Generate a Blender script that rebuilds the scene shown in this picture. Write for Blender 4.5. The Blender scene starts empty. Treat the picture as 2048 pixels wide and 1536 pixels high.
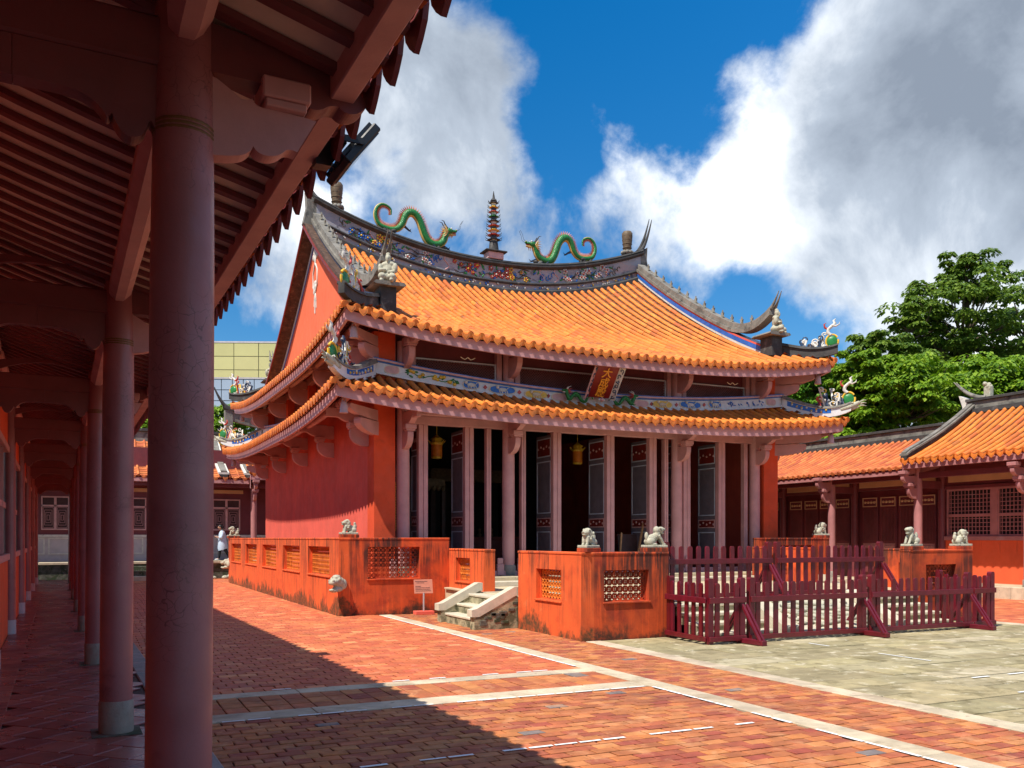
import bpy, math, random
from mathutils import Vector, Matrix
RND = random.Random(11)
S = bpy.context.scene
COL = S.collection
PI = math.pi
rad = math.radians
# ------------------------------------------------------------------ camera, sky, sun, exposure
CAM = Vector((0.0, 0.0, 1.82))
cam_d = bpy.data.cameras.new('camera')
cam = bpy.data.objects.new('camera', cam_d)
COL.objects.link(cam)
cam.location = CAM
cam.rotation_euler = (rad(90), 0, rad(-25.6))
cam_d.sensor_width = 36.0
cam_d.lens = 36.0 * 1780 / 2048
cam_d.shift_y = 309 / 2048
cam_d.clip_start = 0.05
cam_d.clip_end = 3000
S.camera = cam
S.view_settings.view_transform = 'Standard'
S.view_settings.look = 'None'
S.view_settings.gamma = 1
S.view_settings.exposure = 1.0
SUN_DIR = Vector((1.0, 0.41, -1.72)).normalized()
sun_d = bpy.data.lights.new('sun', 'SUN')
sun_d.energy = 3.2
sun_d.angle = rad(0.55)
sun_d.color = (1.0, 0.94, 0.84)
sun = bpy.data.objects.new('sun', sun_d)
COL.objects.link(sun)
sun.rotation_euler = SUN_DIR.to_track_quat('-Z', 'Y').to_euler()
sun.location = (-20, -6, 40)

W = bpy.data.worlds.new('World')
S.world = W
W.use_nodes = True
def build_world():
    nt = W.node_tree
    N, L = nt.nodes, nt.links
    N.clear()
    def nd(t, **k):
        n = N.new(t)
        for a, b in k.items():
            setattr(n, a, b)
        return n
    out = nd('ShaderNodeOutputWorld')
    bg = nd('ShaderNodeBackground')
    bg.inputs['Strength'].default_value = 0.11
    L.new(bg.outputs[0], out.inputs[0])
    sky = nd('ShaderNodeTexSky', sky_type='NISHITA', sun_disc=False)
    sky.sun_elevation = math.asin(-SUN_DIR.z)
    sky.sun_rotation = rad(113)
    sky.altitude = 0
    sky.air_density = 1.0
    sky.dust_density = 0.3
    sky.ozone_density = 3.0
    hs = nd('ShaderNodeHueSaturation')
    hs.inputs['Saturation'].default_value = 1.45
    hs.inputs['Value'].default_value = 0.60
    L.new(sky.outputs[0], hs.inputs['Color'])
    tc = nd('ShaderNodeTexCoord')
    D = tc.outputs['Generated']
    def math_(op, a, b=None, c=None):
        n = nd('ShaderNodeMath', operation=op)
        for i, x in enumerate((a, b, c)):
            if x is None: continue
            if isinstance(x, (int, float)): n.inputs[i].default_value = x
            else: L.new(x, n.inputs[i])
        return n.outputs[0]
    sep = nd('ShaderNodeSeparateXYZ')
    L.new(D, sep.inputs[0])
    zc = math_('ADD', math_('MAXIMUM', sep.outputs[2], 0.0), 0.22)
    dv = nd('ShaderNodeVectorMath', operation='DIVIDE')
    L.new(D, dv.inputs[0])
    cb = nd('ShaderNodeCombineXYZ')
    for i in range(3): L.new(zc, cb.inputs[i])
    L.new(cb.outputs[0], dv.inputs[1])
    def noise(scale, detail, rough, dist=0.0, off=(0, 0, 0)):
        mp = nd('ShaderNodeMapping')
        mp.inputs['Location'].default_value = off
        L.new(D, mp.inputs[0])
        n = nd('ShaderNodeTexNoise')
        n.inputs['Scale'].default_value = scale
        n.inputs['Detail'].default_value = detail
        n.inputs['Roughness'].default_value = rough
        n.inputs['Distortion'].default_value = dist
        L.new(mp.outputs[0], n.inputs['Vector'])
        return n.outputs['Fac']
    yaw = rad(25.6)
    def pix(u, v):
        f = Vector((math.sin(yaw), math.cos(yaw), 0)); r = Vector((math.cos(yaw), -math.sin(yaw), 0))
        return (f + r * ((u - 1024) / 1780) + Vector((0, 0, 1)) * ((1077 - v) / 1780)).normalized()
    def blobs(lst):
        tot = None
        for (u, v, radius, w) in lst:
            d = pix(u, v)
            dt = nd('ShaderNodeVectorMath', operation='DOT_PRODUCT')
            L.new(D, dt.inputs[0]); dt.inputs[1].default_value = d
            a = math.atan(radius / 1780)
            mr = nd('ShaderNodeMapRange', interpolation_type='SMOOTHSTEP')
            L.new(dt.outputs['Value'], mr.inputs[0])
            mr.inputs[1].default_value = math.cos(a); mr.inputs[2].default_value = 1.0
            mr.inputs[3].default_value = 0.0; mr.inputs[4].default_value = w
            tot = mr.outputs[0] if tot is None else math_('ADD', tot, mr.outputs[0])
        return tot
    cov = noise(4.2, 12, 0.60, 0.25, (.7, 2.3, .4))
    b = blobs([(870, 60, 210, .22), (760, 260, 260, .2), (950, 320, 150, .18), (1010, 150, 110, .12), (1690, 130, 190, .22),
               (1380, 330, 270, .27), (1750, 300, 330, .34), (1950, 120, 330, .3), (1600, 470, 260, .2), (1900, 560, 260, .16),
               (570, 500, 190, .32), (470, 610, 60, .12), (1430, 190, 120, .14), (1180, 380, 110, .07),
               (1200, 120, 230, -.26), (1470, 50, 250, -.36), (1080, 480, 220, -.16), (1120, 300, 100, -.14), (520, 700, 200, -.1), (1600, 620, 200, -.24), (1760, 560, 120, -.1)])
    m = math_('ADD', math_('MULTIPLY_ADD', cov, 1.7, -0.35), math_('MULTIPLY', b, 0.85))
    mask = nd('ShaderNodeMapRange', interpolation_type='SMOOTHSTEP')
    L.new(m, mask.inputs[0])
    mask.inputs[1].default_value = 0.45; mask.inputs[2].default_value = 0.72
    # brightness of the cloud itself
    sh = math_('MULTIPLY_ADD', noise(5.0, 11, 0.60, 0.3, (3.1, 1.7, 0)), 1.7, -0.33)
    bs = blobs([(1930, 230, 330, -.30), (1780, 80, 250, -.16), (1990, 440, 200, -.14), (760, 330, 210, -.03), (830, 150, 200, -.10), (1640, 330, 90, -.12),
                (1340, 300, 240, .16), (1620, 100, 190, .16), (1010, 310, 120, .1), (960, 110, 150, .02), (640, 420, 120, .2),
                (1500, 430, 170, .12), (1960, 400, 100, .14)])
    shv = math_('ADD', sh, bs)
    cr = nd('ShaderNodeValToRGB')
    L.new(shv, cr.inputs[0])
    e = cr.color_ramp.elements
    e[0].position = 0.05; e[0].color = (0.20, 0.235, 0.29, 1)
    e[1].position = 0.92; e[1].color = (1.2, 1.2, 1.2, 1)
    x = e.new(0.4); x.color = (0.36, 0.41, 0.48, 1)
    x = e.new(0.64); x.color = (0.64, 0.685, 0.74, 1)
    sc = nd('ShaderNodeVectorMath', operation='SCALE')
    L.new(cr.outputs[0], sc.inputs[0]); sc.inputs['Scale'].default_value = 6.9
    mx = nd('ShaderNodeMix', data_type='RGBA')
    L.new(math_('MULTIPLY', mask.outputs[0], 0.97), mx.inputs[0])
    L.new(hs.outputs[0], mx.inputs[6]); L.new(sc.outputs[0], mx.inputs[7])
    L.new(mx.outputs[2], bg.inputs['Color'])
build_world()

# ------------------------------------------------------------------ materials
MATS = {}
def mk(name, col, rough=0.7, var=0.15, scale=3.0, bump=0.1, bscale=30.0, island=0.0, ramp=None, stain=None, streak=None,
       crack=None, metal=0.0, spec=0.5, mould=None, patch=None):
    """procedural paint / stone / clay: base colour, broad noise, per-piece variation, streaks, stains, cracks, bump"""
    m = bpy.data.materials.new(name)
    m.use_nodes = True
    nt = m.node_tree; N, L = nt.nodes, nt.links
    bs = N['Principled BSDF']
    bs.inputs['Roughness'].default_value = rough
    bs.inputs['Metallic'].default_value = metal
    bs.inputs['Specular IOR Level'].default_value = spec
    geo = N.new('ShaderNodeNewGeometry')
    pos = geo.outputs['Position']
    def noise(sc, det=4, ro=0.55, scale3=None, dist=0.0):
        v = pos
        if scale3:
            mp = N.new('ShaderNodeMapping'); mp.inputs['Scale'].default_value = scale3
            L.new(pos, mp.inputs[0]); v = mp.outputs[0]
        n = N.new('ShaderNodeTexNoise')
        n.inputs['Scale'].default_value = sc; n.inputs['Detail'].default_value = det
        n.inputs['Roughness'].default_value = ro; n.inputs['Distortion'].default_value = dist
        L.new(v, n.inputs['Vector'])
        return n.outputs['Fac']
    def mrange(x, a, b, c=0.0, d=1.0, smooth=True):
        n = N.new('ShaderNodeMapRange')
        if smooth: n.interpolation_type = 'SMOOTHSTEP'
        L.new(x, n.inputs[0])
        for i, q in enumerate((a, b, c, d)): n.inputs[i + 1].default_value = q
        return n.outputs[0]
    def mth(op, a, b):
        n = N.new('ShaderNodeMath'); n.operation = op
        for i, q in enumerate((a, b)):
            if isinstance(q, (int, float)): n.inputs[i].default_value = q
            else: L.new(q, n.inputs[i])
        return n.outputs[0]
    def mixc(f, a, b, mode='MIX'):
        n = N.new('ShaderNodeMix'); n.data_type = 'RGBA'; n.blend_type = mode
        if isinstance(f, (int, float)): n.inputs[0].default_value = f
        else: L.new(f, n.inputs[0])
        for i, q in ((6, a), (7, b)):
            if isinstance(q, tuple): n.inputs[i].default_value = (*q, 1)
            else: L.new(q, n.inputs[i])
        return n.outputs[2]
    r1 = None
    if island or ramp:
        oi = N.new('ShaderNodeObjectInfo')
        r1 = mth('FRACT', mth('ADD', oi.outputs['Random'], geo.outputs['Random Per Island']), 0.0)
    if ramp:
        cr = N.new('ShaderNodeValToRGB')
        e = cr.color_ramp.elements
        cr.color_ramp.interpolation = 'CONSTANT'
        for i, (p, c) in enumerate(ramp):
            q = e[i] if i < 2 else e.new(p)
            q.position = p; q.color = (*c, 1)
        L.new(r1, cr.inputs[0]); c = cr.outputs[0]
    else:
        c = tuple(col)
    if var:
        n1 = noise(scale, 5, 0.6)
        f = mrange(n1, 0.25, 0.75, 1 - var, 1 + var)
        hv = N.new('ShaderNodeHueSaturation')
        if isinstance(c, tuple): hv.inputs['Color'].default_value = (*c, 1)
        else: L.new(c, hv.inputs['Color'])
        if island:
            f = mth('MULTIPLY', f, mrange(r1, 0, 1, 1 - island, 1 + island, False))
            L.new(mrange(mth('FRACT', mth('MULTIPLY', r1, 7.31), 0.0), 0, 1, 0.5 - island * .045, 0.5 + island * .045, False), hv.inputs['Hue'])
        L.new(f, hv.inputs['Value'])
        c = hv.outputs[0]
    if patch:      # (colour, scale, lo, hi) lighter or darker worn patches
        for (pc, ps, lo, hi, amt) in patch:
            c = mixc(mth('MULTIPLY', mrange(noise(ps, 6, 0.65, None, 0.4), lo, hi), amt), c, pc)
    if streak:     # (colour, lo, hi, amount) vertical rain streaks
        pc, lo, hi, amt = streak
        sz = N.new('ShaderNodeSeparateXYZ'); L.new(pos, sz.inputs[0])
        s1 = mth('MULTIPLY', mth('MULTIPLY', mrange(noise(1.0, 7, 0.72, (13, 13, 0.55), 0.2), lo, hi), mrange(noise(1.1, 3, 0.5), 0.3, 0.55)), mrange(sz.outputs[2], .1, 1.6, .3, 1.0))
        c = mixc(mth('MULTIPLY', s1, amt), c, pc)
    if mould:      # (colour, height, amount, zbase) damp growth with a ragged edge above the foot of a wall
        pc, h, amt, zb = mould
        sp = N.new('ShaderNodeSeparateXYZ'); L.new(pos, sp.inputs[0])
        zz = mth('SUBTRACT', sp.outputs[2], zb)
        edge = mth('MULTIPLY', noise(1.6, 7, 0.7, (1, 1, .6)), h * 2.0)
        k = mrange(mth('SUBTRACT', mth('SUBTRACT', edge, zz), h * .62), 0.0, 0.22)
        c = mixc(mth('MULTIPLY', mth('MULTIPLY', k, amt), mrange(noise(9, 4, .7), .3, .6, .45, 1)), c, pc)
    if crack:
        sc_, w, pc = crack
        vo = N.new('ShaderNodeTexVoronoi'); vo.feature = 'DISTANCE_TO_EDGE'
        vo.inputs['Scale'].default_value = sc_
        mp = N.new('ShaderNodeMix'); mp.data_type = 'VECTOR'
        nn = N.new('ShaderNodeTexNoise'); nn.inputs['Scale'].default_value = sc_ * .7; L.new(pos, nn.inputs['Vector'])
        mp.inputs[0].default_value = 0.10
        L.new(pos, mp.inputs[4]); L.new(nn.outputs['Color'], mp.inputs[5])
        L.new(mp.outputs[1], vo.inputs['Vector'])
        k = mth('MULTIPLY', mrange(vo.outputs['Distance'], 0.0, w, 1.0, 0.0), mrange(noise(1.3, 3, .5), .5, .6))
        c = mixc(mth('MULTIPLY', k, 0.75), c, pc)
    if isinstance(c, tuple): bs.inputs['Base Color'].default_value = (*c, 1)
    else: L.new(c, bs.inputs['Base Color'])
    if bump:
        bp = N.new('ShaderNodeBump'); bp.inputs['Strength'].default_value = bump; bp.inputs['Distance'].default_value = 0.02
        L.new(noise(bscale, 5, 0.65), bp.inputs['Height'])
        L.new(bp.outputs[0], bs.inputs['Normal'])
        if rough > 0.15:
            L.new(mrange(noise(bscale * .22, 4, .6), .3, .7, rough - .1, min(1, rough + .1)), bs.inputs['Roughness'])
    MATS[name] = m
    return m

BLACK = (0.018, 0.012, 0.010)
mk('mauve_paint', (0.54, 0.275, 0.270), 0.55, 0.14, 2.0, 0.10, 25, patch=[((0.5, .26, .26), 1.3, .56, .72, .5)])
mk('column_paint', (0.31, 0.110, 0.115), 0.42, 0.14, 1.6, 0.08, 30, crack=(17, 0.035, (0.13, .045, .045)), patch=[((0.36, .15, .15), 1.1, .52, .72, .6), ((.13, .04, .045), 2.3, .56, .72, .5), ((.52, .36, .34), 11, .69, .73, .7)])
mk('wing_paint', (0.42, 0.175, 0.17), 0.55, 0.14, 2.0, 0.10, 25, patch=[((0.5, .3, .3), 1.6, .56, .7, .5)])
mk('maroon_paint', (0.17, 0.035, 0.042), 0.5, 0.16, 2.0, 0.10, 25)
mk('corridor_paint', (0.185, 0.048, 0.050), 0.5, 0.16, 2.0, 0.10, 25)
mk('fence_paint', (0.13, 0.006, 0.014), 0.42, 0.2, 5.0, 0.15, 60, island=.12, patch=[((0.085, .004, .010), 6, .52, .68, .6)])
mk('hall_wall', (0.72, 0.115, 0.075), 0.85, 0.12, 1.2, 0.14, 18, streak=((.50, .06, .035), .46, .62, .25), patch=[((0.60, .12, .085), .9, .5, .75, .6), ((.72, .14, .06), 2.4, .58, .72, .35)])
mk('gable_wall', (0.80, 0.15, 0.06), 0.85, 0.08, 1.2, 0.1, 18)
mk('pillar_wall', (0.66, 0.075, 0.018), 0.8, 0.14, 1.5, 0.1, 20, patch=[((.4, .05, .015), 2, .55, .7, .5)])
mk('balustrade_wall', (0.74, 0.115, 0.022), 0.85, 0.14, 1.4, 0.16, 22, streak=((0.10, 0.028, 0.012), .46, .58, .85),
   mould=((0.050, 0.040, 0.014), .85, .92, 0.0), patch=[((.52, .05, .012), 2.0, .52, .7, .6), ((.85, .22, .07), 3, .6, .7, .4)])
mk('terrace_wall', (0.66, 0.085, 0.014), 0.85, 0.16, 1.4, 0.16, 22, streak=((0.05, 0.014, 0.008), .38, .52, .95),
   mould=((0.030, 0.020, 0.010), .7, .92, 0.0), patch=[((.40, .035, .01), 1.8, .48, .66, .75), (BLACK, 1.3, .56, .74, .5)])
mk('dado_wall', (0.74, 0.10, 0.03), 0.8, 0.1, 1.5, 0.1, 20, mould=((0.09, 0.03, 0.015), .22, .8, 0.12), streak=((0.3, .04, .015), .56, .66, .5))
TILE = [(0, (.72, .205, .028)), (.22, (.68, .185, .025)), (.45, (.75, .23, .034)), (.62, (.63, .165, .026)), (.78, (.72, .20, .03)), (.93, (.50, .125, .025))]
mk('roof_tile', (.7, .25, .05), 0.55, 0.14, 1.6, 0.12, 35, ramp=TILE, island=.05, patch=[((.20, .085, .03), 1.3, .54, .74, .65), ((.10, .06, .03), 5.0, .62, .74, .6)])
mk('roof_pan', (.22, .065, .022), 0.75, 0.3, 2.5, 0.15, 30, island=.15, patch=[((.05, .03, .02), 3.5, .5, .65, .8)])  # pan clay, base darkened to paint in the shadow lines between barrel rows
RTILE = [(0, (.58, .165, .045)), (.3, (.52, .135, .038)), (.6, (.63, .19, .055)), (.85, (.42, .10, .035))]
mk('wing_tile', (.6, .15, .05), 0.65, 0.14, 1.6, 0.12, 35, ramp=RTILE, island=.05)
BR = [(0, (.41, .125, .045)), (.13, (.46, .155, .050)), (.27, (.36, .092, .040)), (.40, (.51, .190, .062)), (.52, (.39, .108, .042)),
      (.64, (.47, .155, .045)), (.76, (.30, .070, .036)), (.87, (.42, .130, .048)), (.988, (.17, .14, .13))]
mk('brick', (.45, .12, .06), 0.75, 0.22, 5.0, 0.25, 45, ramp=BR, island=.10, patch=[((.12, .06, .04), 2.2, .58, .72, .55), ((.66, .32, .15), 3.0, .5, .7, .5), ((.16, .065, .04), .55, .52, .7, .5)])
BR2 = [(0, (.55, .135, .055)), (.15, (.58, .16, .060)), (.3, (.51, .12, .050)), (.45, (.61, .185, .070)), (.6, (.54, .14, .053)), (.75, (.48, .11, .048)), (.93, (.64, .24, .10))]
mk('red_paver', (.5, .12, .07), 0.62, 0.16, 4.0, 0.2, 45, ramp=BR2, island=.1, patch=[((.66, .3, .18), 3.0, .56, .75, .5), ((.30, .085, .05), .5, .52, .7, .5)])
mk('grout', (.075, .045, .035), 0.9, 0.3, 6, 0.2, 60)
CT = [(0, (.22, .056, .050)), (.25, (.25, .066, .056)), (.5, (.19, .047, .045)), (.75, (.27, .078, .064))]
mk('corridor_tile', (.17, .04, .035), 0.34, 0.22, 2.5, 0.10, 12, ramp=CT, island=.1, patch=[((.24, .10, .085), 1.4, .55, .7, .5)])
mk('edging', (.54, .44, .31), 0.8, 0.2, 3, 0.35, 60, island=.12, patch=[((.30, .22, .14), 1.4, .5, .68, .7), ((.2, .15, .1), 7, .58, .7, .6)])
mk('kerb', (.26, .245, .23), 0.75, 0.2, 4, 0.3, 80, island=.1)
SL = [(0, (.33, .275, .15)), (.2, (.37, .31, .18)), (.4, (.29, .24, .13)), (.6, (.41, .35, .22)), (.8, (.34, .28, .15))]
mk('slab', (.3, .25, .15), 0.85, 0.22, 3.0, 0.4, 14, ramp=SL, island=.12, patch=[((.15, .12, .05), 2.6, .5, .66, .7), ((.60, .53, .38), 3.4, .55, .68, .9)])
mk('terrace_floor', (.52, .43, .28), 0.85, 0.2, 2, 0.2, 20, island=.1)
mk('stair_stone', (.56, .50, .38), 0.85, 0.15, 4, 0.25, 40, island=.08)
mk('rough_stone', (.36, .32, .20), 0.9, 0.3, 5, 0.5, 16, patch=[((.06, .065, .03), 3.0, .44, .6, .85)])
mk('lion_stone', (.44, .42, .32), 0.85, 0.2, 12, 0.3, 50, patch=[((.14, .14, .11), 14, .52, .66, .7)])
mk('statue_stone', (.28, .26, .21), 0.85, 0.25, 8, 0.3, 50, patch=[((.10, .09, .08), 9, .5, .66, .7)])
mk('plinth_stone', (.52, .47, .48), 0.7, 0.1, 3, 0.1, 40)
mk('base_stone', (.27, .235, .20), 0.8, 0.15, 6, 0.25, 50, patch=[((.2, .13, .11), 8, .5, .7, .6)])
mk('ridge_dark', (.045, .043, .042), 0.8, 0.4, 3, 0.3, 25, patch=[((.17, .16, .15), 3.5, .56, .7, .6)])
mk('ridge_grey', (.20, .185, .16), 0.85, 0.3, 2.5, 0.3, 25, patch=[((.05, .045, .04), 3.0, .5, .68, .85), ((.36, .34, .3), 4, .6, .72, .5)])
mk('ridge_panel', (.33, .325, .36), 0.8, 0.2, 2, 0.5, 8, patch=[((.50, .36, .33), 1.1, .52, .62, .75), ((.055, .06, .075), 2.3, .54, .66, .85), ((.10, .20, .42), 1.5, .64, .7, .6)])
mk('relief_white', (.66, .64, .58), 0.6, 0.12, 5, 0.1, 40, patch=[((.28, .27, .25), 6, .55, .68, .6)])
mk('relief_red', (.45, .05, .035), 0.4, 0.2, 8, 0.1, 40)
mk('relief_yellow', (.75, .45, .035), 0.4, 0.2, 8, 0.1, 40)
mk('relief_blue', (.02, .13, .48), 0.35, 0.25, 6, 0.1, 40)
mk('relief_navy', (.03, .05, .10), 0.4, 0.3, 8, 0.1, 40)
mk('relief_green', (.02, .20, .045), 0.35, 0.25, 8, 0.1, 40)
mk('relief_pink', (.62, .36, .34), 0.6, 0.15, 6, 0.1, 40)
mk('belt_white', (.66, .66, .66), 0.6, 0.12, 3, 0.1, 40, patch=[((.45, .5, .58), 3, .56, .7, .5)])
mk('belt_cream', (.70, .58, .40), 0.6, 0.12, 3, 0.1, 40)
mk('dragon_green', (.012, .17, .030), 0.32, 0.3, 14, 0.7, 55, patch=[((.05, .28, .06), 20, .55, .65, .6)])
mk('dragon_belly', (.62, .40, .12), 0.5, 0.2, 10, 0.2, 40)
mk('dragon_spine', (.60, .22, .11), 0.5, 0.2, 10, 0.0)
mk('bronze_urn', (.13, .085, .045), 0.6, 0.3, 12, 0.6, 40)
mk('gold', (.85, .38, .03), 0.4, 0.15, 8, 0.1, 40)
mk('lantern_orange', (.70, .20, .012), 0.5, 0.15, 8, 0.05, 40)
mk('plaque_red', (.20, .006, .008), 0.4, 0.15, 3, 0.05, 30)
mk('dark_wood', (.055, .022, .020), 0.6, 0.3, 3, 0.2, 30)
mk('verge_wood', (.085, .045, .03), 0.8, 0.45, 6, 0.4, 14, patch=[((.22, .13, .08), 7, .56, .66, .6)])
mk('interior_red', (.20, .02, .015), 0.5, 0.2, 3, 0.1, 30)
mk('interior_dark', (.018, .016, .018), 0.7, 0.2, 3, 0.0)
mk('door_blue', (.165, .135, .16), 0.5, 0.15, 3, 0.05, 30)
mk('door_trim', (.55, .60, .70), 0.5, 0.12, 4, 0.05, 30)
mk('ceiling_brick', (.78, .65, .52), 0.85, 0.15, 2, 0.1, 30, island=.08)
mk('cream_wall', (.62, .40, .22), 0.85, 0.1, 2, 0.1, 30)
mk('line_paint', (.82, .82, .80), 0.7, 0.06, 9, 0.1, 60, patch=[((.5, .36, .28), 7, .62, .72, .8)])
mk('black_metal', (.012, .013, .016), 0.45, 0.2, 5, 0.05, 40)
mk('grey_metal', (.5, .5, .52), 0.4, 0.1, 5, 0.0, metal=.4)
mk('copper_band', (.16, .075, .018), 0.5, 0.2, 20, 0.3, 60)
mk('sign_plate', (.62, .25, .16), 0.35, 0.1, 5, 0.0)
mk('ink', (.03, .02, .02), 0.6, 0.0, 5, 0.0)
mk('pale_wood', (.42, .22, .10), 0.7, 0.25, 6, 0.1, 40)
mk('yellow_panel', (.50, .46, .20), 0.25, 0.06, .3, 0.0, island=.06)
mk('blue_panel', (.40, .47, .58), 0.3, 0.06, .3, 0.0, island=.05)
mk('window_glass', (.10, .16, .22), 0.1, 0.1, 1, 0.0)
mk('joint_dark', (.10, .10, .09), 0.6, 0.1, 1, 0.0)
mk('bell', (.50, .33, .32), 0.5, 0.1, 6, 0.1, 30)
mk('skin', (.45, .24, .16), 0.6, 0.05, 9, 0.0)
mk('hair', (.012, .010, .010), 0.5, 0.1, 20, 0.1, 60)
mk('tunic', (.50, .62, .78), 0.8, 0.08, 6, 0.3, 12)
mk('trousers', (.012, .013, .02), 0.8, 0.1, 6, 0.1, 30)
mk('shoe', (.7, .7, .7), 0.6, 0.05, 6, 0.0)
mk('soil', (.075, .075, .045), 0.95, 0.3, .8, 0.3, 6)
mk('bark', (.10, .075, .05), 0.9, 0.3, 4, 0.5, 12)
mk('moss_stone', (.10, .095, .075), 0.9, 0.5, 5, 0.5, 12, patch=[((.03, .045, .015), 4, .45, .6, .9), ((.3, .27, .22), 6, .62, .7, .7)])
def leaf_mat(name, a, b, c):
    m = bpy.data.materials.new(name); m.use_nodes = True
    nt = m.node_tree; N, L = nt.nodes, nt.links
    geo = N.new('ShaderNodeNewGeometry')
    cr = N.new('ShaderNodeValToRGB'); e = cr.color_ramp.elements
    e[0].position = 0; e[0].color = (*a, 1); e[1].position = 1; e[1].color = (*c, 1)
    x = e.new(.55); x.color = (*b, 1)
    L.new(geo.outputs['Random Per Island'], cr.inputs[0])
    bs = N['Principled BSDF']; bs.inputs['Roughness'].default_value = .5
    L.new(cr.outputs[0], bs.inputs['Base Color'])
    tr = N.new('ShaderNodeBsdfTranslucent'); L.new(cr.outputs[0], tr.inputs[0])
    mx = N.new('ShaderNodeMixShader'); mx.inputs[0].default_value = .42
    L.new(bs.outputs[0], mx.inputs[1]); L.new(tr.outputs[0], mx.inputs[2])
    L.new(mx.outputs[0], N['Material Output'].inputs[0])
    MATS[name] = m
leaf_mat('leaf_dark', (.06, .13, .012), (.14, .24, .02), (.24, .34, .04))
leaf_mat('leaf_bright', (.08, .185, .006), (.19, .345, .010), (.32, .46, .03))
leaf_mat('leaf_flame', (.07, .20, .014), (.14, .34, .022), (.24, .44, .035))
leaf_mat('flower_orange', (.7, .12, .01), (.8, .18, .02), (.8, .26, .03))
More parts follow.
